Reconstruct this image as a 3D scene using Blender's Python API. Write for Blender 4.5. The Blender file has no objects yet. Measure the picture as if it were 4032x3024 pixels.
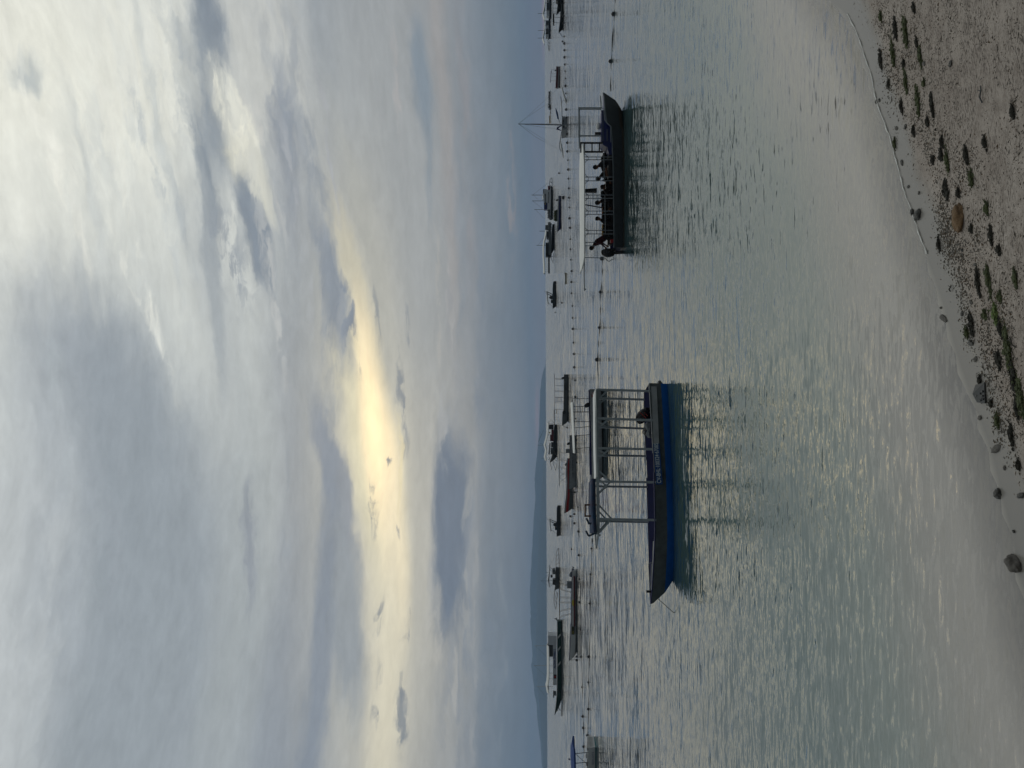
import bpy, bmesh, math, random
from mathutils import Vector, Matrix, noise as mnoise
random.seed(7)
SC = bpy.context.scene
COL = SC.collection
# ------------------------------------------------------------------ camera
# the photograph was taken with the phone held upright and is stored turned a
# quarter: the top of the place is the left side of the picture
W, H, F = 4032.0, 3024.0, 2912.0
CAMH = 3.6
CAM = Vector((0, 0, CAMH))
TH = math.atan(132.0 / F)
ROLL = 0.00394
FW = Vector((0, math.cos(TH), math.sin(TH)))
_R0 = Vector((1, 0, 0)); _U0 = Vector((0, -math.sin(TH), math.cos(TH)))
RV = _R0 * math.cos(ROLL) - _U0 * math.sin(ROLL)
UV = _R0 * math.sin(ROLL) + _U0 * math.cos(ROLL)
cam = bpy.data.cameras.new('camera'); cam.sensor_fit = 'HORIZONTAL'; cam.sensor_width = 36.0
cam.lens = F / W * 36.0; cam.clip_start = 0.05; cam.clip_end = 60000
co = bpy.data.objects.new('camera', cam); COL.objects.link(co)
X, Y, Z = -UV, RV, -FW
co.matrix_world = Matrix(((X.x, Y.x, Z.x, CAM.x), (X.y, Y.y, Z.y, CAM.y), (X.z, Y.z, Z.z, CAM.z), (0, 0, 0, 1)))
SC.camera = co
SC.view_settings.view_transform = 'Standard'; SC.view_settings.look = 'None'
SC.view_settings.exposure = 0.0; SC.view_settings.gamma = 1.0
try: SC.view_settings.use_curve_mapping = False
except Exception: pass
SC.render.engine = 'CYCLES'
cy = SC.cycles
cy.max_bounces = 8; cy.glossy_bounces = 4; cy.diffuse_bounces = 3; cy.transparent_max_bounces = 12
cy.volume_bounces = 1; cy.caustics_reflective = False; cy.caustics_refractive = False
cy.sample_clamp_indirect = 6.0; cy.use_denoising = True

def ray(x, y):
    return FW * F + RV * (H / 2 - y) + UV * (W / 2 - x)
def P(x, y, z=0.0):
    d = ray(x, y); t = (z - CAMH) / d.z
    return CAM + d * t
def ang(x, y):
    d = ray(x, y).normalized()
    return math.atan2(d.x, d.y), math.asin(d.z)
def lin(c):
    r = []
    for v in c[:3]:
        v = v / 255.0
        r.append(v / 12.92 if v <= 0.04045 else ((v + 0.055) / 1.055) ** 2.4)
    return (r[0], r[1], r[2], 1.0)

# ------------------------------------------------------------------ world: a dusk sky behind broken cloud
SUN_AZ, SUN_EL = ang(1480, 1880)
world = bpy.data.worlds.new('World'); SC.world = world; world.use_nodes = True
nt = world.node_tree; nt.nodes.clear(); N = nt.nodes; LK = nt.links
def nd(t, **kw):
    n = N.new(t)
    for k, v in kw.items(): setattr(n, k, v)
    return n
def mth(op, a, b=None, c=None, clamp=False):
    n = nd('ShaderNodeMath', operation=op); n.use_clamp = clamp
    for i, s in enumerate((a, b, c)):
        if s is None: continue
        if isinstance(s, (int, float)): n.inputs[i].default_value = s
        else: LK.new(s, n.inputs[i])
    return n.outputs[0]
def vmth(op, a, b=None, sc=None):
    n = nd('ShaderNodeVectorMath', operation=op)
    for i, s in enumerate((a, b)):
        if s is None: continue
        if isinstance(s, (tuple, list)): n.inputs[i].default_value = s
        else: LK.new(s, n.inputs[i])
    if sc is not None: n.inputs['Scale'].default_value = sc
    return n
tc = nd('ShaderNodeTexCoord')
sep = nd('ShaderNodeSeparateXYZ'); LK.new(tc.outputs['Generated'], sep.inputs[0])
AZ = mth('ARCTAN2', sep.outputs[0], sep.outputs[1])
EL = mth('ARCSINE', sep.outputs[2])
cmb = nd('ShaderNodeCombineXYZ'); LK.new(AZ, cmb.inputs[0]); LK.new(EL, cmb.inputs[1])
P0 = cmb.outputs[0]
def noise(vec, scale, sx=1, sy=1, detail=4, rough=.55, off=(0, 0, 0), dist=0.0):
    m = nd('ShaderNodeMapping'); m.inputs['Scale'].default_value = (sx, sy, 1); m.inputs['Location'].default_value = off
    LK.new(vec, m.inputs[0])
    n = nd('ShaderNodeTexNoise'); n.inputs['Scale'].default_value = scale; n.inputs['Detail'].default_value = detail
    n.inputs['Roughness'].default_value = rough; n.inputs['Distortion'].default_value = dist
    LK.new(m.outputs[0], n.inputs['Vector'])
    return n
def warp(vec, scale, ax, ay, sx=1, sy=1, off=(0, 0, 0), detail=3):
    n = noise(vec, scale, sx, sy, detail, .6, off)
    s = vmth('SUBTRACT', n.outputs['Color'], (.5, .5, .5))
    m = vmth('MULTIPLY', s.outputs[0], (ax, ay, 0))
    a = vmth('ADD', vec, m.outputs[0]); return a.outputs[0]
W1 = warp(P0, 2.6, .13, .030, 1, 3.2)
W2 = warp(W1, 11, .10, .026, 1, 3.4, (3, 1, 0), 6)
W2 = warp(W2, 46, .026, .008, 1, 2.6, (6, 2, 0), 4)
# height ramp
ramp = nd('ShaderNodeValToRGB')
DS = 1.8228
def eld(dx): return ang(dx * DS, 1512)[1]
EMAX = 1.2
sepw = nd('ShaderNodeSeparateXYZ'); LK.new(W1, sepw.inputs[0])
LK.new(mth('DIVIDE', sepw.outputs[1], EMAX), ramp.inputs[0])
stops = [(1178, (118, 124, 136)), (1110, (116, 128, 141)), (1050, (130, 139, 150)), (985, (148, 152, 157)),
         (900, (158, 162, 166)), (780, (160, 166, 172)), (680, (148, 157, 168)), (560, (166, 174, 181)),
         (420, (182, 189, 194)), (250, (196, 203, 206)), (60, (206, 212, 213)), (-200, (190, 198, 202))]
while len(ramp.color_ramp.elements) < len(stops): ramp.color_ramp.elements.new(.5)
for e, (dx, c) in zip(ramp.color_ramp.elements, stops):
    e.position = max(0, eld(dx) / EMAX); e.color = lin(c)
cur = ramp.outputs[0]
BN = 0
def blob(dx, dy, rx, ry, rot, c, a=1.0, soft=.5, src=None, wisp=None, boost=None):
    """soft edged patch of cloud; dx,dy centre, rx half height, ry half width, rot degrees"""
    global cur, BN, W2
    BN += 1
    if BN % 6 == 0:   # chains the patches so the shader compiles them one after another
        t = nd('ShaderNodeVectorMath', operation='MULTIPLY_ADD'); LK.new(cur, t.inputs[0])
        t.inputs[1].default_value = (1e-7, 1e-7, 1e-7); LK.new(W2, t.inputs[2]); W2 = t.outputs[0]
    az, el = ang(dx * DS, dy * DS)
    m = nd('ShaderNodeMapping', vector_type='TEXTURE'); LK.new(src or W2, m.inputs[0])
    m.inputs['Location'].default_value = (az, el, 0)
    m.inputs['Rotation'].default_value = (0, 0, math.radians(-rot))
    m.inputs['Scale'].default_value = (ry / 1597.0, rx / 1597.0, 1)
    l = vmth('LENGTH', m.outputs[0])
    r = nd('ShaderNodeMapRange', interpolation_type='SMOOTHSTEP', clamp=False)
    LK.new(l.outputs['Value'], r.inputs[0])
    r.inputs[1].default_value = 1 - soft; r.inputs[2].default_value = 1 + soft
    r.inputs[3].default_value = a; r.inputs[4].default_value = 0
    f = r.outputs[0]
    if wisp is not None: f = mth('MULTIPLY', f, wisp)
    mx = nd('ShaderNodeMix', data_type='RGBA'); LK.new(f, mx.inputs[0]); LK.new(cur, mx.inputs[6])
    mx.inputs[7].default_value = boost or lin(c); cur = mx.outputs[2]
def wispf(scale, sx, sy, lo, hi, off=(0, 0, 0)):
    n = noise(W2, scale, sx, sy, 6, .62, off)
    r = nd('ShaderNodeMapRange', interpolation_type='SMOOTHSTEP', clamp=False); LK.new(n.outputs[0], r.inputs[0])
    r.inputs[1].default_value = lo; r.inputs[2].default_value = hi; return r.outputs[0]
WI = wispf(9, 1, 4.5, .40, .60)
WJ = wispf(16, 1, 3.0, .44, .57, (5, 2, 0))
# -- large masses
blob(150, 240, 300, 420, 12, (228, 231, 226), .9, .6)
blob(320, 500, 150, 400, -24, (226, 230, 226), .85, .6)
blob(20, 120, 120, 200, 0, (232, 234, 226), .8, .7)
blob(400, 760, 110, 330, -20, (196, 202, 203), .7, .7)
blob(230, 930, 115, 330, -14, (144, 153, 165), .9, .55)
blob(330, 1400, 170, 520, -6, (148, 158, 168), .9, .6)
blob(180, 1180, 60, 420, -8, (146, 155, 167), .8, .7, wisp=WI)
blob(235, 1270, 150, 560, -4, (148, 158, 168), .8, .6)
blob(30, 1350, 80, 520, 0, (186, 193, 199), .8, .7)
blob(170, 1260, 70, 330, 0, (158, 167, 177), .5, .8, wisp=WI)
blob(480, 1500, 70, 420, 0, (150, 159, 169), .6, .6, wisp=WI)
blob(530, 1180, 50, 430, 0, (168, 176, 180), .6, .8)
blob(660, 1330, 62, 520, 0, (136, 146, 160), .85, .5)
blob(660, 900, 70, 300, -6, (140, 149, 162), .8, .6)
blob(640, 560, 50, 330, -6, (146, 155, 167), .75, .6, wisp=WI)
# -- upper right banks
blob(452, 120, 32, 260, 3, (134, 145, 158), .95, .5)
blob(455, 470, 17, 330, -1, (132, 143, 156), .9, .45)
blob(385, 150, 25, 160, 0, (168, 177, 185), .6, .7, wisp=WJ)
blob(575, 110, 70, 260, -4, (198, 201, 200), .8, .6)
blob(620, 190, 46, 260, -6, (172, 178, 184), .7, .6, wisp=WI)
blob(508, 262, 24, 105, -14, (226, 228, 220), .9, .6)
blob(505, 250, 20, 100, -14, (244, 244, 232), .9, .6, wisp=WJ)
blob(530, 385, 24, 90, -16, (226, 226, 212), .9, .5)
blob(470, 640, 40, 260, -8, (172, 179, 184), .7, .7)
blob(545, 500, 20, 120, -9, (136, 146, 159), .9, .5)
blob(500, 560, 30, 110, -12, (146, 155, 166), .8, .6, wisp=WJ)
blob(622, 350, 26, 150, 0, (140, 149, 163), .85, .55)
blob(600, 250, 16, 100, 0, (158, 165, 175), .8, .6, wisp=WJ)
blob(60, 165, 22, 34, 10, (186, 194, 197), .9, .7)
blob(345, 260, 9, 240, -2, (196, 203, 205), .7, .7)
blob(190, 430, 8, 200, -2, (202, 208, 209), .8, .7)
blob(240, 300, 70, 100, 0, (206, 212, 212), .6, .8, wisp=WJ)
# -- long glowing gap with the low sun behind it
blob(815, 1060, 150, 620, -4, (188, 188, 180), .75, .85)
blob(900, 560, 60, 500, -2, (162, 167, 171), .6, .8)
blob(818, 1090, 78, 520, -5, (208, 205, 190), .7, .8, src=W1)
blob(805, 960, 46, 350, -9, (228, 222, 194), 1.0, .5, src=W1)
blob(775, 650, 22, 210, -12, (202, 198, 180), .85, .7)
blob(828, 1010, 27, 260, -8, (255, 244, 196), 1.0, .75, src=W1, boost=(1.40, 1.14, .70, 1))
blob(842, 1420, 34, 400, -2, (224, 219, 199), .85, .8, src=W1)
blob(920, 1200, 30, 300, 0, (184, 184, 178), .6, .8)
blob(745, 690, 17, 120, -10, (124, 134, 149), .95, .4, wisp=WJ)
blob(720, 640, 24, 150, -10, (142, 151, 164), .9, .5)
blob(727, 1040, 24, 190, -12, (142, 150, 162), .9, .4)
blob(745, 1330, 34, 190, -8, (144, 153, 163), .9, .45)
blob(452, 90, 26, 200, 2, (130, 141, 155), .7, .6, wisp=WI)
blob(548, 500, 15, 110, -8, (134, 145, 159), .8, .5)
blob(618, 300, 22, 130, 0, (142, 151, 164), .6, .6, wisp=WJ)
# -- small dark scraps in the gap
for a_ in [(832, 1008, 6, 17), (795, 1072, 13, 34), (806, 1120, 8, 30), (862, 1165, 5, 24), (817, 1345, 8, 34), (812, 1520, 9, 58),
           (868, 1600, 13, 60), (872, 1520, 6, 30), (868, 850, 7, 110), (812, 690, 5, 60), (880, 690, 5, 26), (897, 800, 4, 12),
           (877, 1360, 5, 30), (862, 930, 5, 60)]:
    blob(a_[0], a_[1], a_[2], a_[3], -4, (128, 136, 146), .85, .6, wisp=WJ)
blob(862, 1010, 5, 100, -2, (240, 228, 190), .7, .7)
# -- the dark lens cloud and the low banks
blob(938, 1160, 12, 270, 0, (186, 187, 184), .85, .7, wisp=WI)
blob(975, 1150, 40, 215, 0, (102, 117, 138), .95, .4)
blob(1010, 1300, 20, 200, 0, (126, 137, 152), .8, .6, wisp=WI)
blob(1000, 1530, 36, 160, 0, (140, 147, 156), .8, .7, wisp=WJ)
blob(940, 1430, 14, 120, 0, (186, 186, 182), .8, .6, wisp=WI)
blob(1105, 1300, 50, 620, 0, (106, 121, 138), .8, .6)
blob(1060, 1480, 22, 300, 0, (112, 126, 143), .7, .7, wisp=WI)
blob(1075, 1200, 9, 400, 0, (132, 142, 153), .6, .8, wisp=WI)
blob(1090, 900, 40, 400, 0, (118, 131, 146), .6, .7)
blob(1040, 800, 9, 260, 0, (118, 130, 146), .7, .7, wisp=WI)
blob(990, 560, 20, 260, 0, (138, 147, 158), .7, .7, wisp=WI)
blob(945, 640, 5, 170, 0, (176, 176, 174), .8, .7, wisp=WJ)
blob(912, 190, 17, 90, 0, (130, 143, 157), .85, .7)
blob(925, 360, 10, 160, 0, (138, 150, 162), .6, .7, wisp=WI)
blob(962, 240, 14, 420, -1, (168, 163, 161), .5, .8)
blob(1010, 300, 10, 330, 0, (150, 148, 152), .6, .8, wisp=WI)
blob(1065, 420, 18, 260, 0, (132, 141, 152), .7, .7, wisp=WI)
blob(1133, 300, 15, 560, 0, (114, 127, 141), .75, .7)
blob(1160, 120, 18, 420, 0, (138, 132, 140), .8, .8, src=P0)
blob(1174, 10, 3.4, 90, 0, (196, 146, 142), .7, .8, src=P0)
blob(1160, 900, 3.5, 60, 0, (172, 140, 150), .6, .9, src=P0)
blob(530, 1190, 13, 130, -2, (140, 148, 160), .8, .6, wisp=WI)
blob(690, 1420, 20, 420, 0, (130, 141, 157), .8, .6)
blob(700, 560, 20, 420, -3, (140, 149, 161), .7, .6, wisp=WI)
blob(1012, 1230, 8, 230, 0, (156, 161, 165), .8, .7, wisp=WJ)
blob(963, 930, 9, 90, -3, (166, 170, 174), .9, .6, wisp=WJ)
blob(985, 735, 5, 70, 0, (172, 174, 176), .9, .6, wisp=WJ)
blob(968, 570, 4, 70, 0, (170, 170, 172), .9, .6, wisp=WJ)
blob(1100, 420, 8, 120, 0, (160, 152, 150), .7, .8, wisp=WJ)
blob(800, 560, 18, 260, -9, (176, 178, 174), .6, .8)
blob(140, 900, 16, 260, -6, (174, 183, 190), .6, .8, wisp=WI)
blob(300, 180, 90, 160, 0, (232, 234, 226), .6, .8, wisp=WI)
for a_ in [(520, 330, 16, 120, -14, (204, 207, 203)), (560, 300, 8, 140, -8, (202, 204, 203)), (640, 470, 6, 200, -4, (172, 177, 184)), (585, 640, 8, 180, -6, (188, 192, 194)), (420, 560, 10, 150, -10, (176, 184, 190)),
           (350, 420, 7, 260, -6, (196, 203, 206)), (300, 620, 12, 160, -18, (230, 233, 228)), (255, 350, 8, 200, -4, (232, 234, 228)), (110, 330, 12, 220, -6, (236, 238, 232)), (700, 250, 5, 200, -2, (172, 176, 182)),
           (860, 200, 6, 120, 0, (172, 172, 174)), (1030, 1380, 5, 180, 0, (158, 162, 166)), (985, 1470, 5, 110, 0, (170, 172, 172)), (1085, 1350, 5, 240, 0, (126, 138, 150)), (605, 1250, 8, 240, -2, (152, 160, 169))]:
    blob(*a_, .85, .7, wisp=WJ if a_[2] < 9 else WI)
# fine streaks over everything
n1 = noise(W2, 7, 1, 5.5, 7, .6, (2, 7, 0)); n2 = noise(W1, 26, 1, 3.5, 6, .62, (9, 1, 0))
k1 = mth('MULTIPLY_ADD', n1.outputs[0], .26, .87); n3 = noise(W2, 60, 1, 3.0, 5, .65, (4, 4, 0)); k2 = mth('MULTIPLY', mth('MULTIPLY_ADD', n2.outputs[0], .30, .85), mth('MULTIPLY_ADD', n3.outputs[0], .10, .95))
kk = mth('MULTIPLY', k1, k2)
sc_ = nd('ShaderNodeVectorMath', operation='SCALE'); LK.new(cur, sc_.inputs[0]); LK.new(kk, sc_.inputs['Scale'])
# the sky away from the sunset is duller
vd = vmth('DOT_PRODUCT', tc.outputs['Generated'], (0, 1, 0))
back = nd('ShaderNodeMapRange', interpolation_type='SMOOTHSTEP', clamp=False); LK.new(vd.outputs['Value'], back.inputs[0])
back.inputs[1].default_value = -.55; back.inputs[2].default_value = .25; back.inputs[3].default_value = .34; back.inputs[4].default_value = 1
tint = vmth('MULTIPLY', sc_.outputs[0], (1.03, 1.01, .965))
sc2 = nd('ShaderNodeVectorMath', operation='SCALE'); LK.new(tint.outputs[0], sc2.inputs[0]); LK.new(back.outputs[0], sc2.inputs['Scale'])
bgc = nd('ShaderNodeBackground'); LK.new(sc2.outputs[0], bgc.inputs[0]); bgc.inputs[1].default_value = 1.0
sky = nd('ShaderNodeTexSky'); sky.sky_type = 'NISHITA'; sky.sun_disc = False
sky.sun_elevation = SUN_EL; sky.sun_rotation = SUN_AZ
bgs = nd('ShaderNodeBackground'); LK.new(sky.outputs[0], bgs.inputs[0]); bgs.inputs[1].default_value = 0.05
mixs = nd('ShaderNodeMixShader'); mixs.inputs[0].default_value = 0.02   # a little clear sky through thin cloud
LK.new(bgc.outputs[0], mixs.inputs[1]); LK.new(bgs.outputs[0], mixs.inputs[2])
wo = nd('ShaderNodeOutputWorld'); LK.new(mixs.outputs[0], wo.inputs[0])
world.cycles.sampling_method = 'MANUAL'; world.cycles.sample_map_resolution = 512

# ------------------------------------------------------------------ sun, low and veiled
sl = bpy.data.lights.new('sun', 'SUN'); sl.energy = 0.08; sl.angle = math.radians(85); sl.color = (1.0, .90, .72)
so = bpy.data.objects.new('sun', sl); COL.objects.link(so)
sd = Vector((math.sin(SUN_AZ) * math.cos(SUN_EL), math.cos(SUN_AZ) * math.cos(SUN_EL), math.sin(SUN_EL)))
so.rotation_euler = sd.to_track_quat('Z', 'Y').to_euler(); so.location = sd * 200
# ------------------------------------------------------------------ helpers
MATS = {}
def mat(name, c, rough=.6, metal=0.0, spec=.5, var=.0, vs=6.0, bump=0.0, bs=40.0, var_c=None, stretch=(1, 1, 1)):
    """procedural material; c is an sRGB 0-255 colour, var mixes in mottling"""
    if name in MATS: return MATS[name]
    m = bpy.data.materials.new(name); m.use_nodes = True; t = m.node_tree; b = t.nodes['Principled BSDF']
    col = lin(c); b.inputs['Base Color'].default_value = col; b.inputs['Roughness'].default_value = rough
    b.inputs['Metallic'].default_value = metal; b.inputs['Specular IOR Level'].default_value = spec
    if var > 0 or bump > 0:
        tcn = t.nodes.new('ShaderNodeTexCoord'); mp = t.nodes.new('ShaderNodeMapping'); mp.inputs['Scale'].default_value = stretch
        t.links.new(tcn.outputs['Object'], mp.inputs[0])
    if var > 0:
        n = t.nodes.new('ShaderNodeTexNoise'); n.inputs['Scale'].default_value = vs; n.inputs['Detail'].default_value = 6; n.inputs['Roughness'].default_value = .65
        t.links.new(mp.outputs[0], n.inputs['Vector'])
        r = t.nodes.new('ShaderNodeMapRange'); r.inputs[1].default_value = .35; r.inputs[2].default_value = .7
        t.links.new(n.outputs[0], r.inputs[0])
        mx = t.nodes.new('ShaderNodeMix'); mx.data_type = 'RGBA'
        vc = lin(var_c) if var_c else tuple(v * (1 - var) for v in col[:3]) + (1,)
        mx.inputs[6].default_value = col; mx.inputs[7].default_value = vc
        if var_c:
            mm = t.nodes.new('ShaderNodeMath'); mm.operation = 'MULTIPLY'; mm.inputs[1].default_value = var
            t.links.new(r.outputs[0], mm.inputs[0]); t.links.new(mm.outputs[0], mx.inputs[0])
        else: t.links.new(r.outputs[0], mx.inputs[0])
        t.links.new(mx.outputs[2], b.inputs['Base Color'])
        r2 = t.nodes.new('ShaderNodeMapRange'); r2.inputs[3].default_value = max(.05, rough - .1); r2.inputs[4].default_value = min(1, rough + .15)
        t.links.new(n.outputs[0], r2.inputs[0]); t.links.new(r2.outputs[0], b.inputs['Roughness'])
    if bump > 0:
        n = t.nodes.new('ShaderNodeTexNoise'); n.inputs['Scale'].default_value = bs; n.inputs['Detail'].default_value = 4
        t.links.new(mp.outputs[0], n.inputs['Vector'])
        bp = t.nodes.new('ShaderNodeBump'); bp.inputs['Strength'].default_value = bump; bp.inputs['Distance'].default_value = .02
        t.links.new(n.outputs[0], bp.inputs['Height']); t.links.new(bp.outputs[0], b.inputs['Normal'])
    MATS[name] = m; return m

def thing(name, label, cat, loc=(0, 0, 0), rz=0.0, group=None, kind=None):
    o = bpy.data.objects.new(name, None); COL.objects.link(o); o.location = loc; o.rotation_euler = (0, 0, rz)
    o.empty_display_size = .2
    o['label'] = label; o['category'] = cat
    if group: o['group'] = group
    return o
def tag(o, label=None, cat=None, group=None, kind=None):
    if label: o['label'] = label
    if cat: o['category'] = cat
    if group: o['group'] = group
    if kind: o['kind'] = kind
    return o

class MB:
    def __init__(s): s.v = []; s.f = []; s.m = []; s.mi = 0
    def add(s, vs, fs, mi=None):
        o = len(s.v); s.v += [tuple(v) for v in vs]
        for f in fs: s.f.append(tuple(i + o for i in f)); s.m.append(s.mi if mi is None else mi)
    def box(s, c, d, rot=None, mi=None):
        """box of size d centred at c"""
        c = Vector(c); vs = []
        for z in (-.5, .5):
            for y in (-.5, .5):
                for x in (-.5, .5):
                    p = Vector((x * d[0], y * d[1], z * d[2]))
                    if rot is not None: p = rot @ p
                    vs.append(c + p)
        s.add(vs, [(0, 2, 3, 1), (4, 5, 7, 6), (0, 1, 5, 4), (2, 6, 7, 3), (0, 4, 6, 2), (1, 3, 7, 5)], mi)
    def beam(s, a, b, w, h, mi=None, up=(0, 0, 1)):
        """square bar from a to b, w across, h along up"""
        a = Vector(a); b = Vector(b); d = (b - a)
        if d.length < 1e-6: return
        d.normalize(); u = Vector(up)
        if abs(d.dot(u)) > .95: u = Vector((0, 1, 0))
        r = d.cross(u).normalized(); u = r.cross(d).normalized()
        vs = []
        for p in (a, b):
            for (i, j) in ((-1, -1), (1, -1), (1, 1), (-1, 1)): vs.append(p + r * (i * w / 2) + u * (j * h / 2))
        s.add(vs, [(3, 2, 1, 0), (4, 5, 6, 7), (0, 1, 5, 4), (1, 2, 6, 5), (2, 3, 7, 6), (3, 0, 4, 7)], mi)
    def tube(s, a, b, r0, r1=None, n=8, mi=None): s.path([a, b], [r0, r0 if r1 is None else r1], n, mi)
    def path(s, pts, r, n=8, mi=None, cap=True):
        pts = [Vector(p) for p in pts]; k = len(pts)
        rr = r if isinstance(r, (list, tuple)) else [r] * k
        ref = Vector((0, 0, 1)); rings = []
        for i, p in enumerate(pts):
            d = (pts[min(i + 1, k - 1)] - pts[max(i - 1, 0)])
            if d.length < 1e-9: d = Vector((0, 0, 1))
            d.normalize()
            q = ref if abs(d.dot(ref)) < .9 else Vector((1, 0, 0))
            u = d.cross(q).normalized(); w = d.cross(u).normalized()
            if rings:
                u0 = lastu - d * lastu.dot(d)
                if u0.length > 1e-6: u = u0.normalized(); w = d.cross(u).normalized()
            lastu = u
            rings.append([p + (u * math.cos(2 * math.pi * j / n) + w * math.sin(2 * math.pi * j / n)) * rr[i] for j in range(n)])
        s.loft(rings, mi, cap)
    def loft(s, rings, mi=None, cap=True, closed=True):
        n = len(rings[0]); vs = [v for r in rings for v in r]; fs = []
        for i in range(len(rings) - 1):
            for j in range(n if closed else n - 1):
                a = i * n + j; b = i * n + (j + 1) % n
                fs.append((a, b, b + n, a + n))
        if cap and closed: fs.append(tuple(range(n - 1, -1, -1))); fs.append(tuple(range((len(rings) - 1) * n, len(rings) * n)))
        s.add(vs, fs, mi)
    def ball(s, c, r, nu=12, nv=8, mi=None, jit=0.0, seed=0):
        """ellipsoid; r is a radius or three; jit makes it lumpy"""
        if not isinstance(r, (tuple, list)): r = (r, r, r)
        c = Vector(c); rings = []
        for i in range(nv + 1):
            t = math.pi * i / nv; ring = []
            for j in range(nu):
                a = 2 * math.pi * j / nu
                d = Vector((math.sin(t) * math.cos(a), math.sin(t) * math.sin(a), -math.cos(t)))
                k = 1 + jit * mnoise.noise(d * 1.7 + Vector((seed * 3.1, seed * 1.7, seed))) * 2
                ring.append(c + Vector((d.x * r[0], d.y * r[1], d.z * r[2])) * k)
            rings.append(ring)
        s.loft(rings, mi, cap=False)
    def build(s, name, mats, parent=None, smooth=False, bevel=0.0, solid=0.0, auto=None):
        me = bpy.data.meshes.new(name); me.from_pydata(s.v, [], s.f)
        if not isinstance(mats, (list, tuple)): mats = [mats]
        for m in mats: me.materials.append(m)
        me.polygons.foreach_set('material_index', s.m); me.update()
        bm = bmesh.new(); bm.from_mesh(me); bmesh.ops.remove_doubles(bm, verts=bm.verts, dist=1e-5)
        bmesh.ops.recalc_face_normals(bm, faces=bm.faces); bm.to_mesh(me); bm.free()
        if smooth:
            me.polygons.foreach_set('use_smooth', [True] * len(me.polygons))
            try: me.set_sharp_from_angle(angle=math.radians(auto or 40))
            except Exception: pass
        o = bpy.data.objects.new(name, me); COL.objects.link(o)
        if parent is not None: o.parent = parent
        if bevel > 0:
            bv = o.modifiers.new('bevel', 'BEVEL'); bv.width = bevel; bv.segments = 2; bv.limit_method = 'ANGLE'
        return o

def text(name, body, size, m, parent, loc, rot, depth=.004, sx=1.0, spacing=1.0, bold=0.0, shear=0.0):
    cu = bpy.data.curves.new('tmp_text', 'FONT'); cu.body = body; cu.size = size; cu.extrude = depth
    cu.space_character = spacing; cu.offset = bold; cu.shear = shear; cu.align_x = 'CENTER'; cu.align_y = 'CENTER'
    o = bpy.data.objects.new('tmp_text', cu); COL.objects.link(o)
    bpy.context.view_layer.update()
    me = bpy.data.meshes.new_from_object(o.evaluated_get(bpy.context.evaluated_depsgraph_get()))
    bpy.data.objects.remove(o); me.name = name; me.materials.clear(); me.materials.append(m)
    q = bpy.data.objects.new(name, me); COL.objects.link(q); q.parent = parent
    q.location = loc; q.rotation_euler = rot; q.scale = (sx, 1, 1)
    return q

class Fr:
    """a boat's own frame: origin on the water below picture point, x along the boat, y away from the beach"""
    def __init__(s, xw, yc, yaw=0.0, dist=None):
        s.O = P(xw, yc) if dist is None else CAM + ray(xw, yc) * (dist / ray(xw, yc).y)
        s.O.z = 0
        a = math.radians(yaw); s.rz = a
        s.A = Vector((math.cos(a), math.sin(a), 0)); s.Nn = Vector((-math.sin(a), math.cos(a), 0))
        s.m = s.O.y / F   # metres per photograph pixel here
    def p(s, x, y, off=0.0):
        """local coordinates of the point seen at (x, y) that lies off metres beyond the boat's middle plane"""
        D = ray(x, y); t = ((s.O - CAM).dot(s.Nn) + off) / D.dot(s.Nn)
        w = CAM + D * t - s.O
        return Vector((w.dot(s.A), off, w.z))
    def thing(s, name, label, cat, group=None): return thing(name, label, cat, s.O, s.rz, group)

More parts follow.
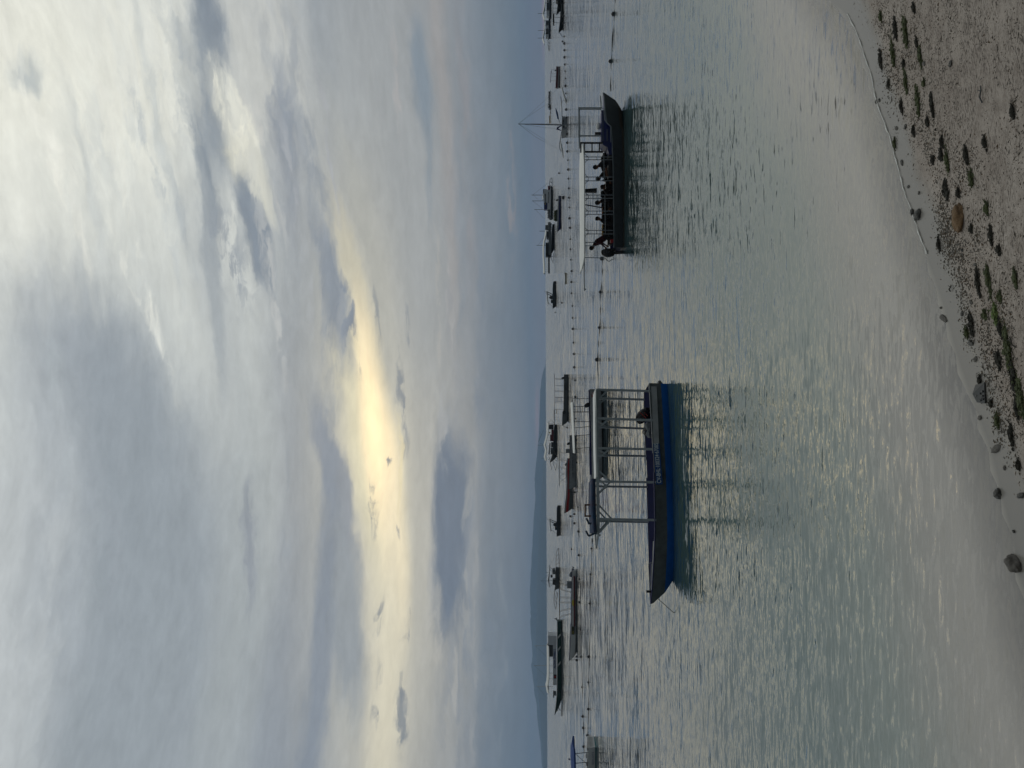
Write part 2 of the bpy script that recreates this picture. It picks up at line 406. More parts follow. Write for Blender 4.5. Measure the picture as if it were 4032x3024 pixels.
def hull(fr, st, mats, bands=(1,), name='hull', parent=None, bow=0, stern=None, draft=.25, floor=.55, rim=.05, flare=.72, deck=False, curve=1.0, smooth=True, im=0, kp=1.0):
    """st: list of (y_img, x_sheer, a_keel_shift, halfbeam) along the near gunwale; bands: fractions from sheer to keel
    where the paint changes; deck True closes the top, else an open boat with inner walls and floor"""
    rows = sorted(set([0.0] + list(bands) + [.5, 1.0])); ribs = []
    for (y, xs, ks, hb) in st:
        T = fr.p(xs, y, -hb); a, z = T.x, T.z
        L = []
        for q in rows:
            w = hb * (1 - (1 - flare) * q ** curve) if q < .999 else hb * flare * .85
            L.append((a + ks * q ** kp, w, z + (-draft - z) * q))
        ribs.append(L)
    mb = MB(); n = len(rows); k = len(ribs)
    for side in (-1, 1):
        vs = [(p[0], side * p[1], p[2]) for L in ribs for p in L]; fs = []; ms = []
        for i in range(k - 1):
            for j in range(n - 1):
                a = i * n + j; fs.append((a, a + 1, a + n + 1, a + n)); q = (rows[j] + rows[j + 1]) / 2
                ms.append(sum(1 for b in bands if q > b))
        o = len(mb.v); mb.v += vs
        for f, m_ in zip(fs, ms): mb.f.append(tuple(x + o for x in f)); mb.m.append(min(m_, len(mats) - 1))
    for e in (0, k - 1):   # transom or stem plates
        L = ribs[e]
        for j in range(n - 1):
            q = (rows[j] + rows[j + 1]) / 2; m_ = min(sum(1 for b in bands if q > b), len(mats) - 1)
            mb.add([(L[j][0], -L[j][1], L[j][2]), (L[j][0], L[j][1], L[j][2]), (L[j + 1][0], L[j + 1][1], L[j + 1][2]), (L[j + 1][0], -L[j + 1][1], L[j + 1][2])], [(0, 1, 2, 3)], m_)
    for i in range(k - 1):  # bottom
        A_, B_ = ribs[i][-1], ribs[i + 1][-1]
        mb.add([(A_[0], -A_[1], A_[2]), (A_[0], A_[1], A_[2]), (B_[0], B_[1], B_[2]), (B_[0], -B_[1], B_[2])], [(0, 1, 2, 3)], len(mats) - 1)
    top = [L[0] for L in ribs]
    inner = [(p[0], max(p[1] - rim, .01), p[2]) for p in top]
    def fz(i):   # floor height, shallow where the stem rakes or the hull narrows
        k_ = max(.04, 1 - abs(st[i][2]) * 1.5) * min(1, st[i][3] / .5); c = inner[i]
        return c[2] - floor * k_ * (c[2] + draft * .5), c[1] * (.5 + .35 * flare) if k_ > .3 else c[1] * .3
    for i in range(k - 1):
        for side in (-1, 1):
            a, b, c, d = top[i], top[i + 1], inner[i + 1], inner[i]
            mb.add([(a[0], side * a[1], a[2]), (b[0], side * b[1], b[2]), (c[0], side * c[1], c[2]), (d[0], side * d[1], d[2])], [(0, 1, 2, 3)], 0)
        c, d = inner[i + 1], inner[i]
        if deck:
            mb.add([(c[0], -c[1], c[2] - .02), (c[0], c[1], c[2] - .02), (d[0], d[1], d[2] - .02), (d[0], -d[1], d[2] - .02)], [(0, 1, 2, 3)], im)
        else:
            zc, wc = fz(i + 1); zd, wd = fz(i)
            for side in (-1, 1):
                mb.add([(c[0], side * c[1], c[2]), (d[0], side * d[1], d[2]), (d[0], side * wd, zd), (c[0], side * wc, zc)], [(0, 1, 2, 3)], im)
            mb.add([(c[0], -wc, zc), (c[0], wc, zc), (d[0], wd, zd), (d[0], -wd, zd)], [(0, 1, 2, 3)], im)
    if not deck:
        for e in (0, k - 1):
            c = inner[e]; zc, wc = fz(e)
            mb.add([(c[0], -c[1], c[2]), (c[0], c[1], c[2]), (c[0], wc, zc), (c[0], -wc, zc)], [(0, 1, 2, 3)], im)
    return mb.build(name, mats, parent, smooth=smooth, auto=28)

def canopy(pts_near, width, thick, m, parent, name='canopy', sag=.0, crown=.08, nseg=7, y0=0.0, taper=None):
    """awning: pts_near = (x along, z) of its near edge; arches over 'width' away from the viewer"""
    mb = MB(); top = []; bot = []
    for i_, (a, z) in enumerate(pts_near):
        r = []; e_ = min(i_, len(pts_near) - 1 - i_); crown_ = crown * (1.0 if taper is None else taper[min(e_, len(taper) - 1)])
        for j in range(nseg):
            t = j / (nseg - 1); r.append(Vector((a, y0 - width / 2 + width * t, z + crown_ * math.sin(math.pi * t))))
        top.append(r); bot.append([p - Vector((0, 0, thick)) for p in reversed(r)])
    rings = [t + b for t, b in zip(top, bot)]
    mb.loft(rings)
    return mb.build(name, m, parent, smooth=True, auto=50)

def outboard(parent, loc, h, m_cowl, m_leg, rz=0.0, tilt=0.0, name='outboard_motor', stripe=None, low=True):
    """outboard engine with cowling height h; sub-parts cowling; x local points to the stern"""
    R = Matrix.Rotation(rz, 3, 'Z') @ Matrix.Rotation(tilt, 3, 'Y'); L = Vector(loc)
    g = MB()
    def T(p): return L + R @ Vector(p)
    for z0, z1, w, d_ in ((-1.35 * h, -.1 * h, .09 * h, .22 * h),):
        g.beam(T((.12 * h, 0, z0)), T((.05 * h, 0, z1)), .12 * h, .26 * h, up=(1, 0, 0))
    g.beam(T((-.35 * h, 0, -.15 * h)), T((-.1 * h, 0, -.15 * h)), .5 * h, .3 * h)
    g.beam(T((-.1 * h, 0, -1.42 * h)), T((.42 * h, 0, -1.42 * h)), .14 * h, .14 * h)
    for a in range(3):
        q = a * 2.094
        g.beam(T((.40 * h, 0, -1.42 * h)), T((.42 * h, .2 * h * math.cos(q), -1.42 * h + .2 * h * math.sin(q))), .10 * h, .02 * h)
    leg = g.build(name, m_leg, parent, bevel=.01 * h)
    c = MB(); rings = []
    prof = [(-.12, .25, .20, .02), (-.02, .34, .25, 0), (.25, .40, .27, -.01), (.55, .39, .26, -.02), (.78, .33, .23, -.05), (.93, .22, .16, -.09), (1.0, .08, .06, -.12)]
    for z, rx, ry, ox in prof:
        ring = []
        for j in range(16):
            a = 2 * math.pi * j / 16; ca, sa = math.cos(a), math.sin(a)
            ex = abs(ca) ** .7 * (1 if ca > 0 else -1); ey = abs(sa) ** .7 * (1 if sa > 0 else -1)
            ring.append(T(((ox + ex * rx) * h, ey * ry * h, z * h)))
        rings.append(ring)
    c.loft(rings, 0)
    if stripe is not None:
        for sd in (-1, 1):
            c.beam(T((-.26 * h, sd * .268 * h, .42 * h)), T((.26 * h, sd * .268 * h, .50 * h)), .012 * h, .06 * h, 1)
            c.beam(T((-.22 * h, sd * .262 * h, .24 * h)), T((.1 * h, sd * .262 * h, .28 * h)), .012 * h, .05 * h, 1)
    cw = c.build('cowling', [m_cowl, stripe or m_cowl], leg, smooth=True, auto=50)
    return leg

class Boat(Fr):
    """frame plus the boat's own empty; parts are drawn from picture points at a stated distance off the middle plane"""
    def __init__(s, name, label, cat, xw, yc, yaw=0.0, group=None):
        Fr.__init__(s, xw, yc, yaw); s.root = s.thing(name, label, cat, group)
    def tb(s, name, pts, r, m, n=6, parent=None, one=None):
        """tube through points (x, y, off); r in photograph pixels"""
        g = one or MB(); g.path([s.p(*p) for p in pts], r * s.m, n)
        return g if one else g.build(name, m, parent or s.root, smooth=True)
    def bar(s, name, a, b, w, m, h=None, parent=None, one=None):
        g = one or MB(); g.beam(s.p(*a), s.p(*b), w * s.m, (h or w) * s.m)
        return g if one else g.build(name, m, parent or s.root)
    def blk(s, name, x0, x1, y0, y1, o0, o1, m, parent=None, bevel=0.0, taper=0.0, one=None):
        """box seen between picture rows, from off o0 to o1; taper shrinks its top"""
        om = (o0 + o1) / 2; A_ = s.p(x1, y1, o0); B_ = s.p(x0, y0, o0)
        a0, a1 = min(A_.x, B_.x), max(A_.x, B_.x); z0, z1 = min(A_.z, B_.z), max(A_.z, B_.z)
        g = one or MB(); t = taper * (a1 - a0) / 2; to = taper * (o1 - o0) / 2
        g.add([(a0, o0, z0), (a1, o0, z0), (a1, o1, z0), (a0, o1, z0), (a0 + t, o0 + to, z1), (a1 - t, o0 + to, z1), (a1 - t, o1 - to, z1), (a0 + t, o1 - to, z1)],
              [(3, 2, 1, 0), (4, 5, 6, 7), (0, 1, 5, 4), (1, 2, 6, 5), (2, 3, 7, 6), (3, 0, 4, 7)])
        return g if one else g.build(name, m, parent or s.root, bevel=bevel)
    def slab(s, name, prof, o0, o1, m, parent=None, one=None):
        """side outline (x, y) pushed through from off o0 to o1"""
        g = one or MB(); n = len(prof)
        a = [s.p(x, y, o0) for x, y in prof]; b = [Vector((p.x, o1, p.z)) for p in a]
        g.add(a + b, [tuple(range(n)), tuple(range(2 * n - 1, n - 1, -1))] + [(i, (i + 1) % n, (i + 1) % n + n, i + n) for i in range(n)])
        return g if one else g.build(name, m, parent or s.root)
    def roof(s, name, prof, w, th, m, crown=.06, y0=0.0, taper=None):
        """awning whose near edge runs through (x, y)"""
        pts = [s.p(x, y, y0 - w / 2) for x, y in prof]
        return canopy([(p.x, p.z) for p in pts], w, th, m, s.root, name, crown=crown, y0=y0, taper=taper)
    def words(s, body, xc, yc, off, hpx, m, sx=1.0, parent=None, name='lettering', spacing=1.0, bold=0.0, tilt=0.0, shear=0.0, depth=.002):
        p = s.p(xc, yc, off)
        return text(name, body, hpx * s.m * 1.42, m, parent or s.root, p, (math.pi / 2 + tilt, 0, 0), depth=depth, sx=sx, spacing=spacing, bold=bold, shear=shear)
    def outrig(s, xf, y0, y1, off, spars, mfl, msp, r=1.6, rs=.9, lift=0):
        """a float lying off metres away with spars from (x, y) on the hull; each spar a part"""
        k = 6; pts = []
        for i in range(k + 1):
            u = i / k; pts.append((xf - lift * (2 * abs(u - .5)) ** 3, y0 + (y1 - y0) * u, off))
        g = MB(); g.path([s.p(*p) for p in pts], [r * s.m * (.5 if i in (0, k) else 1) for i in range(k + 1)], 7)
        g.build('outrigger_float', mfl, s.root, smooth=True)
        for (xh, yh, yf) in spars:
            a = s.p(xh, yh, 0); b = s.p(xf, yf, off); mid = (a + b) / 2 + Vector((0, 0, .10 * (b - a).length * .6))
            h = MB(); h.path([a, mid, b], rs * s.m, 5); h.build('spar', msp, s.root, smooth=True)
# ------------------------------------------------------------------ shore line (metres, from where the water's edge is)
SH = [(3150, -160), (3269, 0), (3331, 48), (3380, 150), (3409, 241), (3433, 309), (3445, 386), (3466, 448), (3500, 535), (3534, 656), (3556, 747), (3575, 800),
      (3597, 860), (3625, 945), (3660, 1030), (3690, 1110), (3716, 1190), (3742, 1280), (3766, 1380), (3790, 1450), (3816, 1520), (3842, 1600), (3882, 1700),
      (3912, 1790), (3936, 1890), (3955, 1970), (3979, 2065), (4003, 2168), (4030, 2300), (4075, 2480)]
_shw = [P(x, y) for x, y in SH]
T0 = Vector((.863, .505)); NL = Vector((.505, -.863))
_sp = sorted([(p.x * T0.x + p.y * T0.y, p.x * NL.x + p.y * NL.y) for p in _shw])
def shore_off(t):
    if t <= _sp[0][0]: return _sp[0][1] + (t - _sp[0][0]) * -.05
    if t >= _sp[-1][0]: return _sp[-1][1] + min(t - _sp[-1][0], 30) * .02
    for i in range(len(_sp) - 1):
        if t <= _sp[i + 1][0]:
            a, b = _sp[i], _sp[i + 1]; u = (t - a[0]) / max(b[0] - a[0], 1e-6)
            return a[1] + (b[1] - a[1]) * u
def land(x, y):
    """signed distance inland of the water's edge (smoothed)"""
    t = x * T0.x + y * T0.y; s = x * NL.x + y * NL.y
    o = sum(shore_off(t + d) for d in (-.12, -.06, 0, .06, .12)) / 5
    return s - o
def gz(x, y):
    s = land(x, y)
    if s >= 0:
        z = .075 * s + .03 * min(s, 1.5) ** 2 if s < 1.5 else .18 + .15 * (s - 1.5)
        z += .012 * min(1, s) * mnoise.noise(Vector((x * 1.3, y * 1.3, 0))) + .006 * min(1, s) * mnoise.noise(Vector((x * 5, y * 5, 3)))
        return min(z, 2.0)
    d = -s
    z = -(.05 * d + .012 * d * d) if d < 3 else -(.258 + .13 * (d - 3))
    return max(z, -4.5 - .0004 * d) if d < 2000 else -5.5
# material of the ground: dry sand with litter, smooth wet band at the water's edge
def ground_mat():
    m = bpy.data.materials.new('sand'); m.use_nodes = True; t = m.node_tree; L = t.links; b = t.nodes['Principled BSDF']
    at = t.nodes.new('ShaderNodeAttribute'); at.attribute_name = 'land'
    ge = t.nodes.new('ShaderNodeNewGeometry')
    def n_(sc, det, vec=None, rough=.6):
        n = t.nodes.new('ShaderNodeTexNoise'); n.inputs['Scale'].default_value = sc; n.inputs['Detail'].default_value = det; n.inputs['Roughness'].default_value = rough
        L.new(vec or ge.outputs['Position'], n.inputs['Vector']); return n.outputs[0]
    def mr(s, a, b_, c=0., d=1., sm=False):
        r = t.nodes.new('ShaderNodeMapRange'); r.interpolation_type = 'SMOOTHSTEP' if sm else 'LINEAR'
        L.new(s, r.inputs[0])
        for i, v in enumerate((a, b_, c, d)): r.inputs[i + 1].default_value = v
        return r.outputs[0]
    def mx(f, a, c):
        q = t.nodes.new('ShaderNodeMix'); q.data_type = 'RGBA'
        if isinstance(f, float): q.inputs[0].default_value = f
        else: L.new(f, q.inputs[0])
        for i, s in ((6, a), (7, c)):
            if isinstance(s, tuple): q.inputs[i].default_value = s
            else: L.new(s, q.inputs[i])
        return q.outputs[2]
    def mt(op, a, c):
        q = t.nodes.new('ShaderNodeMath'); q.operation = op
        for i, s in ((0, a), (1, c)):
            if isinstance(s, (int, float)): q.inputs[i].default_value = s
            else: L.new(s, q.inputs[i])
        return q.outputs[0]
    # streaks that run along the beach
    mp = t.nodes.new('ShaderNodeMapping'); mp.inputs['Rotation'].default_value = (0, 0, -math.atan2(.505, .863)); mp.inputs['Scale'].default_value = (1, 2.6, 1)
    L.new(ge.outputs['Position'], mp.inputs[0])
    big = n_(1.1, 5); fine = n_(60, 5); grain = n_(420, 2); lit = n_(26, 7, mp.outputs[0], .72); pat = n_(2.6, 4, mp.outputs[0])
    dry = mx(mr(big, .35, .65), lin((194, 182, 171)), lin((174, 161, 150)))
    dry = mx(mr(grain, .3, .7, 0, .32), dry, lin((122, 116, 108)))
    dry = mx(mr(n_(9, 6), .45, .7, 0, .6), dry, lin((128, 116, 106)))
    dry = mx(mr(fine, .52, .68, 0, .5), dry, lin((118, 106, 94)))
    litm = mt('MULTIPLY', mr(lit, .50, .58), mr(pat, .36, .56))
    litm = mt('MULTIPLY', litm, mr(at.outputs['Fac'], .35, .95))
    dry = mx(mt('MULTIPLY', litm, .85), dry, lin((62, 55, 46)))
    shell = n_(95, 2); dry = mx(mt('MULTIPLY', mr(shell, .72, .76), .6), dry, lin((190, 182, 170)))
    wet = mx(mr(grain, .3, .7, 0, .12), lin((134, 130, 124)), lin((112, 109, 104)))
    wet = mx(mr(at.outputs['Fac'], -.12, .0), lin((172, 166, 156)), wet)
    wv = mt('ADD', at.outputs['Fac'], mt('MULTIPLY', mt('SUBTRACT', big, .5), .35))
    dryf = mr(wv, .22, .50, 0, 1, True)
    L.new(mx(dryf, wet, dry), b.inputs['Base Color'])
    L.new(mr(dryf, 0, 1, .24, .85), b.inputs['Roughness'])
    b.inputs['Specular IOR Level'].default_value = .45
    hh = mt('ADD', mt('MULTIPLY', fine, .6), mt('MULTIPLY', lit, .8))
    hh = mt('MULTIPLY', hh, mr(dryf, 0, 1, .03, 1))
    bp = t.nodes.new('ShaderNodeBump'); bp.inputs['Strength'].default_value = .8; bp.inputs['Distance'].default_value = .02
    L.new(hh, bp.inputs['Height']); L.new(bp.outputs[0], b.inputs['Normal'])
    return m
def axis(fine0, fine1, step, far):
    a = [fine0 + i * step for i in range(int((fine1 - fine0) / step) + 1)]
    d = step; q = a[-1]; up = []
    while q < far: d *= 1.22; q = min(q + d, far); up.append(q)
    d = step; q = a[0]; dn = []
    while q > -far: d *= 1.22; q = max(q - d, -far); dn.append(q)
    return list(reversed(dn)) + a + up
def sheet(name, xs, ys, zf, m, attr):
    nx, ny = len(xs), len(ys); vs = []; A = []
    for y in ys:
        for x in xs:
            z, a = zf(x, y); vs.append((x, y, z)); A.append(a)
    fs = [(j * nx + i, j * nx + i + 1, (j + 1) * nx + i + 1, (j + 1) * nx + i) for j in range(ny - 1) for i in range(nx - 1)]
    me = bpy.data.meshes.new(name); me.from_pydata(vs, [], fs); me.materials.append(m)
    at = me.attributes.new(attr, 'FLOAT', 'POINT'); at.data.foreach_set('value', A)
    me.polygons.foreach_set('use_smooth', [True] * len(fs)); me.update()
    o = bpy.data.objects.new(name, me); COL.objects.link(o); return o
FAR = 18500.0
xs = axis(-4.0, 9.0, .06, FAR); ys = axis(3.0, 13.0, .06, FAR)
def zg(x, y):
    s = land(x, y) if abs(x) < 300 and abs(y) < 300 else (x * NL.x + y * NL.y + 6)
    if abs(x) < 300 and abs(y) < 300: return gz(x, y), s
    return (2.0 if s > 0 else max(-5.5, .13 * s)), s
tag(sheet('beach_sand', xs, ys, zg, ground_mat(), 'land'), kind='structure')

# ------------------------------------------------------------------ water
def water_mat():
    m = bpy.data.materials.new('sea_water'); m.use_nodes = True; t = m.node_tree; L = t.links; t.nodes.clear()
    def N_(ty, **k):
        n = t.nodes.new(ty)
        for a, v in k.items(): setattr(n, a, v)
        return n
    ge = N_('ShaderNodeNewGeometry'); at = N_('ShaderNodeAttribute'); at.attribute_name = 'off'
    off = at.outputs['Fac']   # metres from the water's edge
    def S(s, inp):
        if isinstance(s, (int, float)): inp.default_value = s
        elif isinstance(s, tuple): inp.default_value = s
        else: L.new(s, inp)
    def mr(s, a, b_, c=0., d=1., sm=True):
        r = N_('ShaderNodeMapRange'); r.interpolation_type = 'SMOOTHSTEP' if sm else 'LINEAR'; S(s, r.inputs[0])
        for i, v in enumerate((a, b_, c, d)): S(v, r.inputs[i + 1])
        return r.outputs[0]
    def mt(op, a, c, d=None):
        q = N_('ShaderNodeMath', operation=op); S(a, q.inputs[0]); S(c, q.inputs[1])
        if d is not None: S(d, q.inputs[2])
        return q.outputs[0]
    def vm(op, a, c, sc=None):
        q = N_('ShaderNodeVectorMath', operation=op); S(a, q.inputs[0])
        if c is not None: S(c, q.inputs[1])
        if sc is not None: S(sc, q.inputs['Scale'])
        return q.outputs[0]
    def slope(sc, stretch, rot, det, loc, rough=.5, dist=.0):
        mp = N_('ShaderNodeMapping'); mp.inputs['Scale'].default_value = (stretch, 1, 1); mp.inputs['Rotation'].default_value = (0, 0, rot); mp.inputs['Location'].default_value = loc
        L.new(ge.outputs['Position'], mp.inputs[0])
        n = N_('ShaderNodeTexNoise'); n.inputs['Scale'].default_value = sc; n.inputs['Detail'].default_value = det; n.inputs['Roughness'].default_value = rough; n.inputs['Distortion'].default_value = dist
        L.new(mp.outputs[0], n.inputs['Vector'])
        return vm('SUBTRACT', n.outputs['Color'], (.5, .5, .5))
    # ripples: short ones inshore, longer chop further out
    r1 = slope(WP['s1'], .22, .10, 3, (0, 0, 0), .6, .5)
    r2 = slope(WP['s2'], .20, -.14, 3, (3, 5, 0), .55, .4)
    r3 = slope(WP['s3'], .26, .05, 3, (7, 2, 0), .5, .3)
    r4 = slope(WP['s4'], .6, .0, 2, (1, 9, 0))
    a1 = mt('MULTIPLY', mr(off, .0, 1.2, .7, 1), mt('MULTIPLY', mr(off, 3, 14, 1, .45), WP['a1']))
    # broken little shore waves at the far right of the beach
    wv = P(3335, 90); dn = vm('DISTANCE', ge.outputs['Position'], (wv.x, wv.y, 0)); dnode = dn.node
    a1 = mt('ADD', a1, mr(dnode.outputs['Value'], .3, 1.7, .75, 0))
    patch = N_('ShaderNodeTexNoise'); patch.inputs['Scale'].default_value = .09; patch.inputs['Detail'].default_value = 4
    pm = N_('ShaderNodeMapping'); pm.inputs['Scale'].default_value = (.5, 1, 1); L.new(ge.outputs['Position'], pm.inputs[0]); L.new(pm.outputs[0], patch.inputs['Vector'])
    pf = mr(patch.outputs[0], .35, .65, .6, 1.25)
    a2 = mt('MULTIPLY', mr(off, .6, 7, .12, 1), mt('MULTIPLY', pf, WP['a2']))
    a3 = mt('MULTIPLY', mr(off, 4, 40, .15, 1), mt('MULTIPLY', pf, WP['a3']))
    a4 = mt('MULTIPLY', mr(off, 15, 120, .1, 1), WP['a4'])
    s = vm('SCALE', r1, None, a1)
    for r, a in ((r2, a2), (r3, a3), (r4, a4)): s = vm('ADD', s, vm('SCALE', r, None, a))
    s = vm('MULTIPLY', s, (WP['xs'], 1, 0))
    nr = vm('NORMALIZE', vm('ADD', s, (0, 0, 1)), None)
    gl = N_('ShaderNodeBsdfGlossy'); gl.distribution = 'GGX'; L.new(nr, gl.inputs['Normal']); S(mr(off, 0, 90, .02, .10), gl.inputs['Roughness'])
    gl.inputs['Color'].default_value = (1, 1, 1, 1)
    fr = N_('ShaderNodeFresnel'); fr.inputs['IOR'].default_value = 1.70; L.new(nr, fr.inputs['Normal'])
    # body of the water: clear over pale sand inshore, green then slate where it deepens
    cr = N_('ShaderNodeValToRGB'); S(mr(off, 0, 60, 0, 1, False), cr.inputs[0])
    st = WP['body']
    while len(cr.color_ramp.elements) < len(st): cr.color_ramp.elements.new(.5)
    for e, (p_, c) in zip(cr.color_ramp.elements, st): e.position = p_ / 60.0; e.color = lin(c)
    df = N_('ShaderNodeBsdfDiffuse'); L.new(cr.outputs[0], df.inputs[0])
    L.new(vm('NORMALIZE', vm('ADD', vm('SCALE', s, None, 2.2), (0, 0, 1)), None), df.inputs['Normal'])
    tr = N_('ShaderNodeBsdfTransparent'); tr.inputs[0].default_value = (.97, .985, .98, 1)
    ms = N_('ShaderNodeMixShader'); S(mr(off, .0, WP['clear'], .35, 1), ms.inputs[0]); L.new(tr.outputs[0], ms.inputs[1]); L.new(df.outputs[0], ms.inputs[2])
    mf = N_('ShaderNodeMixShader'); L.new(fr.outputs[0], mf.inputs[0]); L.new(ms.outputs[0], mf.inputs[1]); L.new(gl.outputs[0], mf.inputs[2])
    o = N_('ShaderNodeOutputMaterial'); L.new(mf.outputs[0], o.inputs[0])
    return m
WP = dict(s1=16.0, a1=.80, s2=5.2, a2=.42, s3=1.7, a3=.42, s4=.42, a4=.42, xs=.46, clear=.8,
          body=[(0, (184, 176, 167)), (1.3, (172, 167, 158)), (2.8, (138, 147, 139)), (5.5, (98, 118, 114)), (12, (66, 90, 90)), (24, (42, 62, 68)), (60, (40, 56, 64))])
wxs = axis(-6.0, 10.0, .16, FAR); wys = axis(3.0, 14.0, .16, FAR)
def zw(x, y):
    s = -land(x, y) if abs(x) < 300 and abs(y) < 300 else -(x * NL.x + y * NL.y + 6)
    # tiny swell near the shore; the sheet dips under the sand inland
    z = .010 * math.sin(2.1 * s + 1.5 * mnoise.noise(Vector((x * .5, y * .5, 0)))) * max(0, min(1, s / 1.0)) * max(0, 1 - s / 10.0) if s > 0 else max(-.6, -.02 + s * .4) 
    return z, s
tag(sheet('sea', wxs, wys, zw, water_mat(), 'off'), kind='structure')
# ------------------------------------------------------------------ far hills and the air in front of them
def hills(name, pts, dist, depth, m, seed):
    mb = MB(); rows = 9; grid = []
    pts = sorted(pts, key=lambda p: -p[1]); dense = []
    for i in range(len(pts) - 1):
        for k in range(6):
            u = k / 6.0; dense.append((pts[i][0] * (1 - u) + pts[i + 1][0] * u, pts[i][1] * (1 - u) + pts[i + 1][1] * u))
    dense.append(pts[-1])
    for j in range(rows):
        v = j / (rows - 1) * 2 - 1; row = []
        for i, (x, y) in enumerate(dense):
            d = ray(x, y); t = dist / d.y; p = CAM + d * t
            hgt = max(0, p.z) * (1 + .05 * mnoise.noise(Vector((i * .55, seed, 0))))
            prof = max(0.0, 1 - abs(v)) ** .8
            q = hgt * prof * (1 + (.25 * mnoise.noise(Vector((i * .5, j * .9, seed + 5))) if 0 < abs(v) < 1 else 0))
            sc = (dist + v * depth) / dist
            row.append((p.x * sc, dist + v * depth, q - 6))
        grid.append(row)
    n = len(dense); vs = [p for r in grid for p in r]
    mb.add(vs, [(j * n + i, j * n + i + 1, (j + 1) * n + i + 1, (j + 1) * n + i) for j in range(rows - 1) for i in range(n - 1)])
    o = mb.build(name, m, None, smooth=True, auto=80); return tag(o, kind='structure')
hm = mat('wooded_hill', (44, 56, 52), .9, var=.4, vs=.004)
hills('hills', [(2147, 1410), (2145, 1440), (2134, 1475), (2130, 1500), (2126, 1540), (2124, 1600), (2121, 1700), (2117, 1751), (2103, 1886), (2107, 1962), (2100, 2040), (2098, 2090),
                (2091, 2211), (2085, 2332), (2088, 2400), (2087, 2452), (2089, 2500), (2096, 2581), (2090, 2623), (2100, 2690), (2103, 2732), (2112, 2774), (2113, 2810), (2117, 2855),
                (2127, 2926), (2129, 2970), (2133, 3024), (2138, 3200), (2147, 3500)], 13500, 1500, hm, 1)
hills('hills', [(2148, 1590), (2143, 1660), (2139, 1800), (2134, 1880), (2128, 1960), (2124, 2060), (2117, 2180), (2112, 2300), (2112, 2420), (2108, 2520), (2112, 2600), (2115, 2700),
                (2124, 2800), (2130, 2900), (2140, 3040), (2149, 3300)], 10500, 1200, hm, 4)
hz = MB(); hz.box((0, 3000, 197), (38000, 32000, 406))
hm_ = bpy.data.materials.new('air'); hm_.use_nodes = True; t_ = hm_.node_tree; t_.nodes.clear()
pv = t_.nodes.new('ShaderNodeVolumePrincipled'); pv.inputs['Density'].default_value = 7.5e-5; pv.inputs['Color'].default_value = (.48, .70, 1.0, 1); pv.inputs['Anisotropy'].default_value = .0
oo = t_.nodes.new('ShaderNodeOutputMaterial'); t_.links.new(pv.outputs[0], oo.inputs['Volume'])
hz.v = [(x, y, z) for x, y, z in hz.v]
ho = hz.build('haze', hm_); tag(ho, kind='stuff')
# ------------------------------------------------------------------ boats
M_pale = mat('pale_grey_paint', (150, 154, 156), .5, var=.3, vs=3)
M_post = mat('grey_painted_post', (152, 160, 164), .45, var=.25, vs=5)
M_wht = mat('white_paint', (212, 214, 212), .45, var=.15, vs=2.5)
M_awn = mat('white_awning_cloth', (236, 236, 232), .75, var=.10, vs=3, bump=.3, bs=6)
M_gry = mat('grey_hull_paint', (98, 104, 106), .5, var=.45, vs=4)
M_dkg = mat('dark_grey_paint', (60, 64, 66), .5, var=.3, vs=3)
M_blk = mat('black_paint', (20, 21, 23), .4, var=.2, vs=4)
M_blu = mat('blue_hull_paint', (12, 98, 184), .4, var=.25, vs=2.5)
M_nav = mat('navy_paint', (22, 32, 92), .45, var=.3, vs=3)
M_wod = mat('weathered_wood', (112, 84, 68), .8, var=.4, vs=6, stretch=(1, 1, 6))
M_rop = mat('pale_rope', (150, 148, 138), .9)
M_drp = mat('dark_rope', (52, 54, 56), .9)
M_red = mat('red_paint', (150, 30, 34), .45, var=.2)
M_mar = mat('maroon_paint', (96, 26, 40), .5, var=.3, vs=3)
M_grn = mat('dark_green_paint', (22, 62, 58), .45, var=.25)
M_cow = mat('black_engine_cover', (18, 19, 22), .25)
M_cwg = mat('grey_engine_cover', (120, 126, 130), .6, var=.2, vs=8)
M_yel = mat('yellow_paint', (196, 178, 60), .5)
M_org = mat('orange_foam', (226, 140, 50), .7)
M_yfo = mat('yellow_foam', (226, 178, 44), .7)
M_bam = mat('bamboo_pole', (104, 98, 84), .6, var=.3, vs=5)
M_fl = mat('pale_float', (176, 180, 182), .5, var=.2)
M_tin = mat('dull_metal', (120, 126, 130), .35, metal=.6)
M_let = mat('pale_lettering', (206, 218, 222), .6, var=.25, vs=30)
M_dlt = mat('dark_lettering', (34, 40, 52), .6)
M_blt = mat('blue_lettering', (40, 66, 120), .6)
M_tyr = mat('tyre_rubber', (26, 26, 27), .9)
M_olv = mat('olive_tarp', (74, 82, 56), .8, var=.3, vs=4)
M_teal = mat('teal_paint', (40, 112, 118), .45)

# ---- the blue and grey open boat in front
b = Boat('motor_boat', 'grey and blue open boat with post-held white awning, nearest to the beach', 'boat', 2632, 1900, 13)
R = b.root
h = hull(b, [(1508, 2557, 0, .56), (1560, 2560, 0, .68), (1655, 2566, 0, .75), (1781, 2573, 0, .78), (1900, 2578, 0, .78), (2020, 2580, 0, .74), (2111, 2580, .06, .66), (2160, 2578, .15, .58),
             (2200, 2576, .26, .50), (2270, 2572, .48, .34), (2330, 2568, .74, .18), (2378, 2564, .98, .03)],
         [M_gry, M_gry, M_blu, M_blk, M_nav], bands=(.07, .46, .82), parent=R, draft=.22, floor=.62, flare=.74, im=4, kp=1.5)
